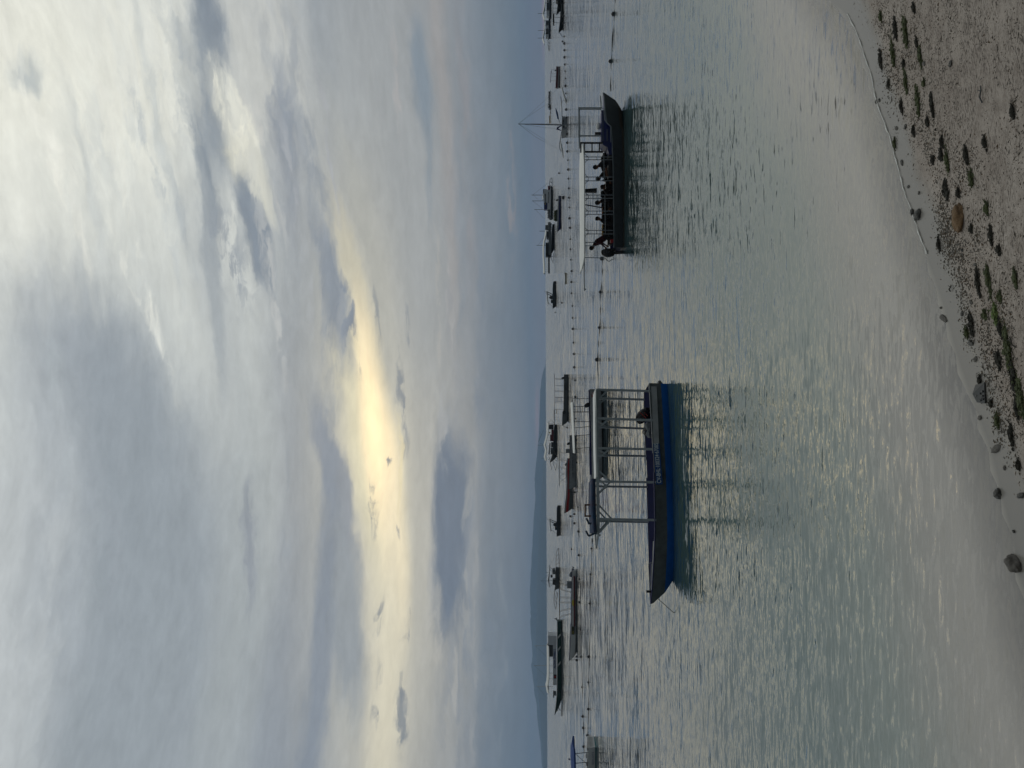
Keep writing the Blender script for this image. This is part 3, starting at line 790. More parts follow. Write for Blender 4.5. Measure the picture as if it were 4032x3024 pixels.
# gunwale rail and sheer strake
near = [(1512, 2557), (1560, 2560), (1655, 2566), (1781, 2573), (1900, 2578), (2020, 2580), (2111, 2580)]
def hb_at(y):
    t = [(1508, .56), (1560, .68), (1655, .75), (1781, .78), (1900, .78), (2020, .74), (2111, .66), (2200, .50), (2270, .34), (2330, .18), (2378, .03)]
    for i in range(len(t) - 1):
        if y <= t[i + 1][0]:
            u = (y - t[i][0]) / (t[i + 1][0] - t[i][0]); return t[i][1] * (1 - u) + t[i + 1][1] * u
    return t[-1][1]
for sd in (-1, 1):
    g = MB()
    pts = [b.p(x, y, -hb_at(y)) for y, x in near if y < 1880]
    pts = [Vector((p.x, sd * -p.y if sd > 0 else p.y, p.z + .012)) for p in pts]
    for i in range(len(pts) - 1): g.beam(pts[i], pts[i + 1] + (pts[i + 1] - pts[i]) * .02, .055, .022)
    g.build('gunwale_rail', M_pale, R)
    g = MB()
    pts = [b.p(x, y, -hb_at(y)) for y, x in [(1860, 2576.5), (1960, 2579), (2020, 2580), (2111, 2580), (2200, 2576), (2270, 2572), (2330, 2568), (2376, 2564)]]
    pts = [Vector((p.x, sd * -p.y if sd > 0 else p.y, p.z + .012)) for p in pts]
    for i in range(len(pts) - 1): g.beam(pts[i], pts[i + 1], .045, .024)
    g.build('gunwale_rail', M_nav, R)
g = MB()
pl = [(1522, 2575), (1590, 2578), (1655, 2581), (1747, 2584)]
pts = [b.p(x, y, -hb_at(y) - .012) for y, x in pl]
for i in range(len(pts) - 1): g.beam(pts[i], pts[i + 1], .018, .16)
g.build('side_plank', M_pale, R, bevel=.004)
g = MB(); A_ = b.p(2597, 1908, -.80); B_ = b.p(2584, 1747, -.79)
g.beam(A_, B_, .018, .185)
sb = g.build('name_board', mat('blue_board_paint', (14, 66, 124), .5, var=.35, vs=9), R, bevel=.004)
mid = (A_ + B_) / 2
text('lettering', 'CV-BHL\u00b7100324\u00b767085', .165, M_let, sb, (mid.x + .03, mid.y - .011, mid.z + .004), (math.pi / 2, -math.atan2(B_.z - A_.z, B_.x - A_.x), math.atan2(B_.y - A_.y, B_.x - A_.x)), depth=.002, sx=.74, bold=.002)
# stern step and transom knee
b.slab('stern_step', [(2594, 1522), (2592, 1500), (2600, 1497), (2612, 1512), (2626, 1522)], -.42, .42, M_gry)
# posts; the far row stands on the other gunwale
nearp = [((2350, 1534), (2559, 1540)), ((2351, 1647), (2567, 1655)), ((2353, 1765), (2575, 1769)), ((2356, 1896), (2580, 1899)), ((2358, 2043), (2581, 2048))]
tops = []
for i, ((x0, y0), (x1, y1)) in enumerate(nearp):
    o = hb_at(y1) - .02; a = b.p(x0, y0, -o); c = b.p(x1, y1, -o); tops.append(a)
    for sd in (-1, 1):
        g = MB(); a2 = Vector((a.x, sd * o, a.z)); c2 = Vector((c.x, sd * o, c.z - .02)); g.beam(c2, a2, .062, .062, up=(1, 0, 0))
        po = g.build('post', M_post, R, bevel=.006)
        for dx in ((.30,) if i == 0 else ((-.30,) if sd < 0 else (.30,)) if i < 3 else (-.30, .30)):
            q = MB(); s_ = -1 if dx > 0 else 1
            if i == 0: dx = -.30
            q.beam(Vector((a.x, sd * (o - .01), a.z - .36)), Vector((a.x + dx * (1.25 if i == 4 else 1), sd * (o - .01), a.z - .02)), .04, .045); q.build('knee_brace', M_post, po)
# roof timbers
zt = [t.z for t in tops]
for sd in (-1, 1):
    g = MB(); e = [Vector((t.x, sd * -t.y if sd > 0 else t.y, t.z + .02)) for t in tops]
    for i in range(len(e) - 1): g.beam(e[i], e[i + 1], .055, .085)
    f0 = b.p(2360, 2100, -.62); f1 = b.p(2354, 2157, -.45)
    g.beam(e[-1], Vector((f0.x, sd * .62, e[-1].z)), .055, .085)
    g.beam(Vector((f0.x, sd * .62, e[-1].z)), Vector((f1.x, sd * .06, e[-1].z + .02)), .04, .045)
    g.build('roof_beam', M_post, R)
for i, t in enumerate(tops + [tops[-1] + Vector((-.45, 0, 0)), (tops[0] + tops[1]) / 2, (tops[1] + tops[2]) / 2]):
    g = MB(); g.beam(Vector((t.x, t.y + .05, t.z - .02)), Vector((t.x, -t.y - .05, t.z - .02)), .05, .05); g.build('cross_beam', M_post, R)
pr = []
for y, x in [(1529, 2346), (1600, 2347), (1680, 2347), (1760, 2348), (1830, 2350), (1878, 2351)]:
    p = b.p(x, y, -.80); pr.append((p.x, p.z + .01))
canopy(pr, 1.22, .022, M_awn, R, 'awning', crown=.012, y0=-.19)
# rolled blue cover forward, timber frame and bent brackets on the roof
g = MB(); a = b.p(2347, 1890, -.35); c = b.p(2348, 2098, -.35)
for o in (-.72, -.42, -.05, .35): g.path([Vector((a.x, o, tops[-1].z + .14)), Vector(((a.x + c.x) / 2, o + .02, tops[-1].z + .16)), Vector((c.x, o, tops[-1].z + .13))], [.07, .08, .065], 9)
g.build('rolled_cover', mat('blue_tarp', (16, 60, 92), .7, var=.4, vs=5, var_c=(110, 70, 66)), R, smooth=True)
fr_ = MB()
for yy in (1988, 2032): b.bar('', (2350, yy, -.55), (2302, yy, -.55), 6, None, one=fr_)
b.bar('', (2304, 1985, -.55), (2304, 2035, -.55), 6, None, one=fr_)
fr_.build('roof_frame', M_wod, R)
for q in ([(2309, 2040), (2320, 2064), (2343, 2053)], [(2307, 2090), (2318, 2111), (2350, 2096)]):
    g = MB()
    for i in range(2): b.bar('', (q[i][0], q[i][1], -.5), (q[i + 1][0], q[i + 1][1], -.5), 7, None, one=g)
    g.build('bent_bracket', mat('slate_blue_paint', (40, 62, 80), .6, var=.3), R)
# engine, thwarts, bow gear
outboard(R, b.p(2560, 1622, 0) + Vector((0, 0, .06)), .47, M_cow, M_blk, rz=0, tilt=-.62, stripe=mat('engine_decal', (150, 60, 50), .4))
for yy in (1700, 1815, 1930, 2050):
    p = b.p(2575, yy, 0); g = MB(); g.box((p.x, 0, .30), (.26, 2 * hb_at(yy) - .16, .035)); g.build('thwart', M_nav, R)
b.slab('foredeck', [(2577, 2130), (2575, 2200), (2571, 2270), (2568, 2325), (2571, 2325), (2575, 2270), (2580, 2200), (2582, 2130)], -.16, .16, M_gry)
b.bar('bow_post', (2564, 2329, 0), (2545, 2329, 0), 9, M_blk)
g = MB()
for sd in (-1, 1): g.path([b.p(2572, 2215, 0) + Vector((0, sd * .3, 0)), b.p(2562, 2220, 0) + Vector((0, sd * .3, .02)), b.p(2561, 2290, 0) + Vector((0, sd * .2, 0)), b.p(2567, 2325, 0) + Vector((0, sd * .1, 0))], .013, 6)
g.build('bow_rail', M_pale, R, smooth=True)
b.tb('mooring_line', [(2556, 2331, 0), (2575, 2343, 0), (2598, 2364, 0), (2625, 2388, 0), (2652, 2412, 0), (2676, 2440, 0), (2698, 2476, 0)], 1.5, M_rop)
g = MB(); c = b.p(2541, 1702, .72)
for k in range(7):
    r_ = .07 + .012 * (k % 3); pts = [c + Vector((r_ * math.cos(t), -.03 - .012 * k, r_ * 1.25 * math.sin(t) - .01 * k)) for t in [i * .6283 for i in range(11)]]
    g.path(pts, .011, 5)
tag(g.build('rope_coil', M_rop, None), 'coil of pale rope hung on a far roof post of the blue boat', 'rope')
o_ = bpy.data.objects['rope_coil']; o_.location = b.O; o_.rotation_euler = (0, 0, b.rz)
c = b.p(2556, 1680, .1); g = MB(); g.ball(c, (.16, .2, .11), 12, 8, jit=.15, seed=4); g.ball(c + Vector((-.2, .1, -.02)), (.13, .16, .09), 12, 8, jit=.15, seed=9)
o_ = tag(g.build('fuel_can', mat('grey_canvas', (104, 110, 114), .8), None, smooth=True), 'grey covered fuel can behind the black engine in the blue boat', 'can'); o_.location = b.O; o_.rotation_euler = (0, 0, b.rz)

# ---- dark dive boat with people under its awning
d = Boat('dive_boat', 'dark dive boat with long white awning and people sitting in it', 'boat', 2449, 700, -2)
R = d.root
M_dh = mat('dark_hull_paint', (50, 56, 60), .45, var=.35, vs=2.2)
hull(d, [(364, 2373, -1.45, .05), (385, 2377, -1.25, .28), (431, 2380, -.9, .58), (482, 2387, -.5, .82), (498, 2405, -.42, .86), (542, 2408, -.2, .95), (644, 2412, 0, 1.0), (808, 2415, 0, 1.0), (944, 2416, 0, .98), (974, 2416, 0, .94)],
     [M_tin, M_dh, mat('brown_boot_stripe', (70, 62, 54), .6), M_blk, M_nav], bands=(.05, .58, .72), parent=R, draft=.28, floor=.6, flare=.8, curve=1.4, im=4, kp=2.0)
for q in ([(2418, 780), (2424, 770), (2432, 762), (2440, 758)], [(2418, 832), (2426, 834), (2434, 828), (2441, 818), (2444, 806)], [(2424, 834), (2430, 842), (2438, 848), (2443, 860), (2440, 876), (2430, 886), (2420, 892)],
          [(2418, 575), (2426, 582), (2430, 590)], [(2418, 650), (2428, 655), (2436, 664), (2441, 680)], [(2417, 612), (2426, 618), (2428, 626)]):
    g = MB(); g.path([d.p(x, y, -1.0 + .012 * (x - 2416) * .33 - .012) for x, y in q], .012, 5); g.build('painted_branch', M_blk, R)
d.bar('rubbing_slot', (2436, 912, -.93), (2436, 947, -.93), 2.2, M_blk)
d.slab('fore_cabin', [(2368, 434), (2367, 560), (2376, 572), (2392, 580), (2398, 610), (2412, 610), (2412, 470), (2384, 470), (2380, 434)], -.45, .55, mat('royal_blue_paint', (16, 36, 98), .4, var=.25))
d.bar('cabin_window', (2390, 510, -.47), (2390, 556, -.47), 7, mat('pale_window_glass', (128, 134, 142), .15), h=2)
d.bar('cabin_stripe', (2374, 436, -.46), (2374, 556, -.46), 1.6, M_tin)
for q in ([(2365, 378, -.3), (2370, 425, -.6), (2378, 434, -.72), (2381, 470, -.85), (2388, 482, -.9), (2404, 497, -.95), (2405, 560, -1.0)], [(2363, 376, .3), (2366, 425, .6), (2370, 470, .8), (2376, 560, .9)]):
    d.tb('deck_rail', q, 1.3, M_tin)
for (a_, c_) in (((2279, 425, -.6), (2370, 425, -.6)), ((2281, 535, -.6), (2368, 535, -.6)), ((2279, 422, -.6), (2281, 585, -.6)), ((2281, 430, .6), (2366, 430, .6)), ((2281, 432, .6), (2283, 585, .6)), ((2280, 425, -.6), (2281, 428, .6))):
    d.bar('gantry_bar', a_, c_, 4.5, M_post)
c = d.p(2357, 497, 0); g = MB(); g.ball(c, (.16, .16, .13), 14, 8); g.build('horn_dome', M_wht, R, smooth=True)
d.blk('dash_box', 2343, 2366, 520, 528, -.1, .15, M_blk)
for oo_ in (-.55, .7):
    g = MB()
    for yy in (563, 598): d.bar('', (2285, yy, oo_), (2374, yy, oo_), 6, None, one=g)
    for xx in (2287, 2302, 2331, 2360): d.bar('', (xx, 562, oo_), (xx, 599, oo_), 4.5, None, one=g)
    g.build('boarding_ladder', M_blk, R)
# awning: sags between its ends
pr = [(2293, 565), (2296, 585), (2299, 640), (2300, 760), (2301, 880), (2301, 960), (2300, 1010), (2296, 1035), (2290, 1060)]
d.roof('awning', pr, 1.9, .05, M_awn, crown=.17, taper=(.15, .6, 1))
g = MB(); d.tb('', [(2300, 580, -.93), (2302, 760, -.93), (2302, 1000, -.93), (2300, 1060, -.5), (2301, 1145, -.2)], 2.2, None, one=g); d.tb('', [(2300, 580, .93), (2302, 1000, .93), (2300, 1060, .5), (2301, 1145, -.2)], 2.2, None, one=g)
d.bar('', (2300, 1141, -.2), (2308, 1138, -.2), 5, None, one=g)
g.build('awning_pole', M_post, R, smooth=True)
for yy0, yy1 in ((618, 629), (697, 712), (768, 781), (831, 844), (907, 921)):
    for oo_ in (-.93, .93):
        g = MB()
        d.tb('', [(2301, yy0, oo_), (2413, yy0, oo_)], 1.6, None, one=g); d.tb('', [(2301, yy1, oo_), (2414, yy1, oo_)], 1.6, None, one=g)
        for xx in (2316, 2350): d.tb('', [(xx, yy0, oo_), (xx, yy1, oo_)], 1.2, None, one=g)
        d.tb('', [(2302, yy0 - 14, oo_), (2309, yy0 - 4, oo_), (2317, yy0, oo_)], 1.2, None, one=g)
        d.tb('', [(2302, yy1 + 14, oo_), (2309, yy1 + 4, oo_), (2317, yy1, oo_)], 1.2, None, one=g)
        g.build('awning_post', M_tin, R, smooth=True)
for q in ([(2301, 954, -.8), (2345, 954, -.8)], [(2301, 968, -.8), (2345, 968, -.8)], [(2301, 1014, -.6), (2383, 1016, -.6)], [(2301, 1014, .6), (2383, 1016, .6)]):
    d.tb('stern_post', q, 1.6, M_tin)
d.tb('hand_rail', [(2378, 608, -.95), (2379, 712, -.95)], 1.6, M_tin); d.tb('hand_rail', [(2382, 768, -.95), (2384, 921, -.95)], 1.6, M_tin)
g = MB(); d.tb('', [(2380, 1015, .3), (2394, 1028, .3), (2400, 1029, .3), (2412, 1020, .3)], 1.6, None, one=g); d.tb('', [(2380, 1015, -.5), (2394, 1028, -.5), (2400, 1029, -.5), (2412, 1020, -.5)], 1.6, None, one=g)
d.tb('', [(2396, 1028, -.5), (2396, 1028, .3)], 1.4, None, one=g); g.build('stern_ladder', M_tin, R, smooth=True)
for oo_ in (-.45, .4):
    g = MB(); p = d.p(2410, 990, oo_)
    outboard(R, p + Vector((-.05, 0, -.02)), .52, M_cow, M_blk, rz=math.pi, tilt=.1)
for y0_, y1_, mm in ((815, 850, M_org), (883, 934, M_yfo)):
    g = MB(); k = int((y1_ - y0_) / 6)
    for i in range(k):
        yy = y0_ + (y1_ - y0_) * (i + .5) / k; c = d.p(2373, yy, .62); g.ball(c, (.05, .05, .045), 8, 6, jit=.2, seed=i)
    g.beam(d.p(2373, y0_, .62), d.p(2373, y1_, .62), .05, .05)
    g.build('padded_rail', mm, R, smooth=True)
d.blk('bench', 2395, 2412, 610, 700, -.55, -.15, M_blk); d.blk('bench', 2395, 2412, 770, 930, .15, .75, M_blk)
d.blk('tank_rack', 2376, 2412, 770, 932, .55, .85, M_blk); d.blk('tank_rack', 2385, 2412, 690, 745, .3, .8, M_blk)
d.blk('hanging_bag', 2305, 2350, 741, 756, .2, .5, M_blk, taper=.25); d.blk('storage_locker', 2374, 2412, 618, 692, .35, .8, M_blk); d.blk('cool_box', 2393, 2412, 935, 962, .2, .7, M_blk)
g = MB(); rg = random.Random(5)
for i in range(46): g.ball(d.p(2412 - rg.uniform(4, 34), 612 + i * 7.4, rg.uniform(.35, .75)), (rg.uniform(.08, .2), rg.uniform(.1, .2), rg.uniform(.08, .2)), 8, 6, jit=.3, seed=i)
g.build('stowed_dive_gear', mat('black_neoprene', (14, 15, 17), .8, var=.3, vs=9), R)
d.blk('red_crate', 2404, 2415, 942, 954, -.7, -.4, M_red)
d.tb('hanging_cloth', [(2303, 806, .5), (2372, 818, .5)], 2.4, mat('grey_blue_cloth', (84, 96, 108), .8))

# ---- white-awning boat moored just behind the blue one
c_ = Boat('dive_boat', 'pale boat with white awning and dive flag, moored just behind the blue boat', 'boat', 2372, 1720, 3)
R = c_.root
hull(c_, [(1532, 2322, 0, .7), (1600, 2324, 0, .85), (1700, 2327, 0, .9), (1800, 2330, .0, .8), (1860, 2331, .35, .5), (1911, 2328, .7, .05)], [M_pale, M_pale, M_blk, M_nav], bands=(.08, .66), parent=R, draft=.25, flare=.85, im=3)
g = MB(); c_.blk('', 2320, 2328, 1640, 1870, -.3, -.22, None, one=g); c_.blk('', 2320, 2328, 1640, 1870, .22, .3, None, one=g); g.build('spray_board', M_nav, R)
for yy in (1570, 1600, 1622, 1660, 1682, 1714, 1764):
    t = 0 if yy < 1670 else (8 if yy > 1675 else 0)
    for oo_ in ((-.6,) if yy in (1600, 1622, 1682) else (-.6, .6)):
        c_.tb('awning_post', [(2256 + (yy - 1570) * .025, yy + t * .4, oo_), (2322 + (yy - 1570) * .03, yy - t * .4, oo_)], 1.8 if yy == 1622 else 1.2, M_dkg)
g = MB()
for xx in (2267, 2276, 2285, 2293, 2302): c_.bar('', (xx, 1600, -.6), (xx, 1622, -.6), 1.5, None, one=g)
g.build('ladder_rungs', M_dkg, R)
c_.roof('awning', [(2254, 1584), (2257, 1640), (2260, 1700), (2262, 1750), (2264, 1785)], 1.4, .03, M_awn, crown=.10)
for oo_ in (-.6, .6):
    c_.tb('awning_rail', [(2253, 1558, oo_), (2257, 1620, oo_), (2263, 1790, oo_)], 1.2, M_dkg); c_.tb('awning_rail', [(2258, 1590, oo_), (2262, 1620, oo_), (2267, 1790, oo_)], 1.0, M_dkg)
outboard(R, c_.p(2321, 1592, 0), .36, M_cow, M_blk, tilt=-.3)
fl = c_.blk('dive_flag', 2330, 2339, 1545, 1564, -.90, -.885, M_red)
p0 = c_.p(2330, 1545, -.905); p1 = c_.p(2339, 1564, -.905); g = MB(); g.beam((p0.x, -.905, p0.z - .01), (p1.x, -.905, p1.z + .01), .006, .045); g.build('flag_stripe', M_wht, fl)
c_.words('DIVERS', 2338, 1606, -.925, 12, M_blt, sx=1.05, spacing=1.1, bold=.006)
# ------------------------------------------------------------------ people: one continuous skin grown over a posed skeleton
def person(boat, at_, label, J, mats, hair=True, cap=None, group=None, face=1, rz=0.0):
    """at_: pelvis in the boat's coordinates; J: joints relative to the pelvis (metres)"""
    g = MB(); J = {k: Vector(v) for k, v in J.items()}; Pv = Vector((0, 0, 0))
    segs = []
    def limb(a, b, r0, r1, tagm):
        a = Vector(a); b = Vector(b); n = 6
        pts = [a + (b - a) * (i / n) for i in range(n + 1)]
        bul = [math.sin(math.pi * i / n) * .08 for i in range(n + 1)]
        g.path(pts, [(r0 + (r1 - r0) * i / n) * (1 + bul[i]) for i in range(n + 1)], 10)
        g.ball(a, r0, 10, 8); g.ball(b, r1, 10, 8); segs.append((a, b, tagm))
    ch, nk, hd = J['chest'], J['neck'], J['head']
    up = (ch - Pv).normalized(); sh = J['side'].normalized()
    # trunk as stacked ovals
    fwd = up.cross(sh).normalized(); rings = []
    for t, w, d_ in ((-.10, .14, .12), (0, .18, .15), (.2, .175, .155), (.42, .17, .15), (.7, .195, .155), (.92, .20, .14), (1.06, .14, .10), (1.14, .07, .07)):
        c = Pv.lerp(ch, t) if t <= 1 else ch + (nk - ch) * ((t - 1) / .14)
        rings.append([c + sh * (w * math.cos(2 * math.pi * j / 16)) + fwd * (d_ * math.sin(2 * math.pi * j / 16)) for j in range(16)])
    g.loft(rings); segs.append((Pv, ch, 'top'))
    limb(ch, nk, .075, .056, 'top'); limb(nk, hd, .054, .05, 'skin')
    # head: skull, jaw, nose, brow, ears
    ax = (hd - nk).normalized(); fc = J['face'].normalized(); fc = (fc - ax * fc.dot(ax)).normalized(); sd_ = ax.cross(fc).normalized()
    hc = hd + ax * .07
    def hp(f, s_, u): return hc + fc * f + sd_ * s_ + ax * u
    rings = []
    for u, rf, rs, of in ((-.115, .025, .028, .045), (-.09, .055, .048, .028), (-.05, .080, .066, .012), (0, .095, .076, .0), (.045, .098, .078, -.004), (.085, .078, .064, -.008), (.112, .035, .03, -.01)):
        rings.append([hp(of + rf * math.cos(2 * math.pi * j / 18), rs * math.sin(2 * math.pi * j / 18), u) for j in range(18)])
    g.loft(rings); segs.append((hp(0, 0, -.06), hp(0, 0, .06), 'skin'))
    g.ball(hp(.100, 0, -.022), (.014, .013, .02), 8, 6); g.ball(hp(.086, 0, -.06), (.012, .022, .009), 8, 6)
    for q in (-1, 1):
        g.ball(hp(-.005, q * .079, -.01), (.017, .01, .028), 8, 6); g.ball(hp(.082, q * .032, .022), (.014, .018, .008), 8, 6)
    for q, nm in ((-1, 'l'), (1, 'r')):
        S = ch + sh * (.175 * q) + up * -.01; E, Wr = J['el' + nm], J['wr' + nm]
        limb(S, E, .060, .047, 'top'); limb(E, Wr, .042, .029, mats.get('fore', 'skin'))
        # hand: palm, four bent fingers and a thumb
        hdir = (Wr - E).normalized(); side = hdir.cross(sh if abs(hdir.dot(sh)) < .9 else Vector((0, 0, 1))).normalized(); nrm = hdir.cross(side).normalized()
        pm = Wr + hdir * .05
        g.path([Wr, Wr + hdir * .045, Wr + hdir * .088], [.027, .036, .033], 8)
        for k in range(4):
            ln = (.068, .078, .073, .058)[k]; o_ = side * ((k - 1.5) * .020)
            a0 = Wr + hdir * .085 + o_; a1 = a0 + hdir * ln * .5 + nrm * .008; a2 = a1 + (hdir * .6 + nrm * .8).normalized() * ln * .5
            g.path([a0 - hdir * .02, a1, a2], [.0098, .009, .0078], 6)
        g.path([Wr + hdir * .03 - side * .025, Wr + hdir * .06 - side * .055, Wr + hdir * .085 - side * .060 + nrm * .012], [.012, .0105, .009], 6)
        segs.append((Wr, Wr + hdir * .17, 'skin'))
        Hp = Pv + sh * (.09 * q) - up * .02; K, An, To = J['kn' + nm], J['an' + nm], J['to' + nm]
        limb(Hp, K, .085, .058, 'leg'); limb(K, An, .055, .038, 'shin')
        limb(An, To, .038, .030, 'shin'); g.ball(An - (To - An).normalized() * .03 + Vector((0, 0, -.02)), .034, 8, 6)
    me = bpy.data.meshes.new('person'); me.from_pydata(g.v, [], g.f); me.update()
    o = bpy.data.objects.new('person', me); COL.objects.link(o)
    rm = o.modifiers.new('skin', 'REMESH'); rm.mode = 'VOXEL'; rm.voxel_size = .0085; rm.use_smooth_shade = True
    sm = o.modifiers.new('soften', 'SMOOTH'); sm.factor = .5; sm.iterations = 2
    bpy.context.view_layer.update()
    m2 = bpy.data.meshes.new_from_object(o.evaluated_get(bpy.context.evaluated_depsgraph_get()))
    o.modifiers.clear(); o.data = m2; m2.name = 'person'; bpy.data.meshes.remove(me)
    m2.materials.clear(); order = ['skin', 'top', 'leg', 'shin']
    for k in order: m2.materials.append(mats[k])
    def dseg(p, a, b):
        ab = b - a; t = max(0, min(1, (p - a).dot(ab) / max(ab.length_squared, 1e-9))); return (p - a - ab * t).length
    import numpy as np
    n = len(m2.polygons); C = np.zeros(n * 3); m2.polygons.foreach_get('center', C); C = C.reshape(-1, 3); best = np.full(n, 9e9); mi = np.zeros(n, int)
    for a, b, tg in segs:
        a = np.array(a); b = np.array(b); ab = b - a; t = np.clip(((C - a) @ ab) / max(ab @ ab, 1e-9), 0, 1)
        dd = np.linalg.norm(C - a - t[:, None] * ab, axis=1) - (.06 if tg == 'top' and (a @ a) < 1e-6 else 0); k = dd < best; best[k] = dd[k]; mi[k] = order.index(tg)
    m2.polygons.foreach_set('material_index', mi.tolist()); m2.polygons.foreach_set('use_smooth', [True] * n)
    w = boat.O + boat.A * at_[0] + boat.Nn * at_[1]; w.z = at_[2]
    o.location = w; o.rotation_euler = (0, 0, boat.rz + rz)
    tag(o, label, 'person', group)
    if hair:
        h = MB(); rings = []
        for u, rf, rs, of, cut in ((-.06, .080, .078, -.028, .35), (-.01, .098, .086, -.016, .55), (.045, .106, .087, -.008, 1.0), (.09, .088, .074, -.010, 1.0), (.124, .04, .034, -.012, 1.0)):
            rings.append([hp(of + rf * (math.cos(2 * math.pi * j / 18) if math.cos(2 * math.pi * j / 18) < cut else cut * .4), rs * math.sin(2 * math.pi * j / 18), u) for j in range(18)])
        h.loft(rings); h.build('hair', MATS['black_hair'], o, smooth=True)
    if cap:
        h = MB(); rings = []
        for u, rf, rs in ((.02, .108, .090), (.07, .108, .088), (.105, .08, .066), (.13, .03, .025)):
            rings.append([hp(-.004 + rf * math.cos(2 * math.pi * j / 18), rs * math.sin(2 * math.pi * j / 18), u) for j in range(18)])
        h.loft(rings); h.add([hp(.06, -.07, .03), hp(.06, .07, .03), hp(.185, .05, .035), hp(.20, 0, .045), hp(.185, -.05, .035)], [(0, 1, 2, 3, 4)])
        h.add([hp(.06, -.07, .02), hp(.06, .07, .02), hp(.185, .05, .027), hp(.20, 0, .037), hp(.185, -.05, .027)], [(4, 3, 2, 1, 0)])
        h.build('cap', cap, o, smooth=True)
    return o
mat('black_hair', (16, 14, 14), .6)
SKN = mat('tanned_skin', (120, 84, 64), .55)
BLK = mat('black_wetsuit', (18, 18, 20), .75); DGR = mat('dark_shirt', (36, 36, 40), .85); SHO = mat('dark_shorts', (28, 32, 44), .85); MRN = mat('maroon_shirt', (70, 32, 38), .85)
def sitting(dx, lean=.1, tw=0.0, arms='lap', look=None, hd_drop=0.0):
    """dx: facing along the boat (+1 bow right, -1 left) """
    ch = Vector((dx * lean, 0, .44)); nk = ch + Vector((dx * (.03 + lean * .3), 0, .13)); hd = nk + Vector((dx * (.03 + hd_drop), 0, .07 - hd_drop * .5))
    J = dict(chest=ch, neck=nk, head=hd, face=look or (dx, tw, -.15), side=(0, 1, 0))
    for q, nm in ((-1, 'l'), (1, 'r')):
        J['kn' + nm] = (dx * .42, q * .13, .04); J['an' + nm] = (dx * .44, q * .12, -.38); J['to' + nm] = (dx * .60, q * .14, -.42)
        if arms == 'lap': J['el' + nm] = (dx * (lean + .12), q * .27, .20); J['wr' + nm] = (dx * (lean + .34), q * .13, .13)
        elif arms == 'out': J['el' + nm] = (dx * (lean + .22), q * .24, .25); J['wr' + nm] = (dx * (lean + .46), q * .14, .20)
        else: J['el' + nm] = (-dx * .10, q * .30, .20); J['wr' + nm] = (-dx * .16, q * .34, -.02)
    return J
def seat_at(x_head, y_head, off, dy=0):
    """pelvis so that a seated head (about .72 above it) is seen at the picture point"""
    p = d.p(x_head, y_head, off); return p
def place(label, xh, yh, off, J, mats, **k):
    J = {a: Vector(v) for a, v in J.items()}; top = J['head'] + Vector((0, 0, .07))
    p = d.p(xh, yh, off); return person(d, (p.x - top.x, p.y - top.y, p.z - top.z), label, J, mats, **k)
S1 = dict(skin=SKN, top=BLK, leg=BLK, shin=BLK, fore='top'); S2 = dict(skin=SKN, top=DGR, leg=SHO, shin=SKN); S3 = dict(skin=SKN, top=MRN, leg=BLK, shin=BLK, fore='top')
place('person with bare head in black sitting nearest the open bow, looking toward the stern', 2345, 656, -.35, sitting(-1, .16, arms='out'), S2)
place('low-sitting person behind the narrow mid posts, head bowed beside a black frame', 2354, 699, .1, sitting(-1, .20, hd_drop=.03), S1)
place('person in black slumped low under the hanging bag with head down', 2371, 742, .25, sitting(1, .28, hd_drop=.05), S1)
place('bare-headed person in black seated just before the orange padded rail', 2353, 796, .1, sitting(-1, .08), S1)
place('person wearing a peaked cap seated between the orange and yellow padded rails', 2354, 864, 0, sitting(1, .10, arms='out'), S1, hair=False, cap=mat('dark_cap', (20, 20, 24), .8))
J6 = dict(chest=(-.24, 0, .40), neck=(-.34, 0, .50), head=(-.40, 0, .545), face=(-1, -.2, -.7), side=(.05, 1, 0), ell=(-.26, -.30, .16), wrl=(-.38, -.20, -.06), elr=(-.22, .30, .14), wrr=(-.40, .20, -.04),
          knl=(-.10, -.11, -.42), anl=(.02, -.12, -.80), tol=(-.14, -.13, -.86), knr=(-.02, .11, -.42), anr=(.12, .12, -.80), tor=(-.04, .13, -.86))
place('person in a maroon top leaning over the black engines at the stern', 2328, 971, 0, J6, S3)
# tanks standing in the racks behind the people
tk = None
for i, (yy, oo_) in enumerate([(776, .68), (787, .68), (798, .68), (809, .68), (845, .68), (858, .68), (871, .68), (897, .68), (910, .68), (923, .68), (700, .6), (713, .6), (726, .6)]):
    p = d.p(2412, yy, oo_)
    if tk is None:
        tk = thing('dive_tank', 'dark dive tank standing in a rack behind the seated divers', 'dive tank', (0, 0, 0), 0, 'dive tanks in the dark boat')
        g = MB(); g.path([(0, 0, 0), (0, 0, .02), (0, 0, .52), (0, 0, .58), (0, 0, .62)], [.07, .088, .088, .06, .02], 12); g.build('cylinder', mat('dark_tank', (44, 46, 50), .35, metal=.3), tk, smooth=True)
        g = MB(); g.tube((0, 0, .60), (0, 0, .68), .018, n=8); g.tube((0, -.04, .65), (0, .04, .65), .014, n=8); g.build('valve', M_tin, tk, smooth=True)
        o = tk
    else:
        o = tk.copy(); COL.objects.link(o)
        for ch_ in list(tk.children):
            q = ch_.copy(); COL.objects.link(q); q.parent = o
    w = d.O + d.A * p.x + d.Nn * p.y; w.z = .12; o.location = w
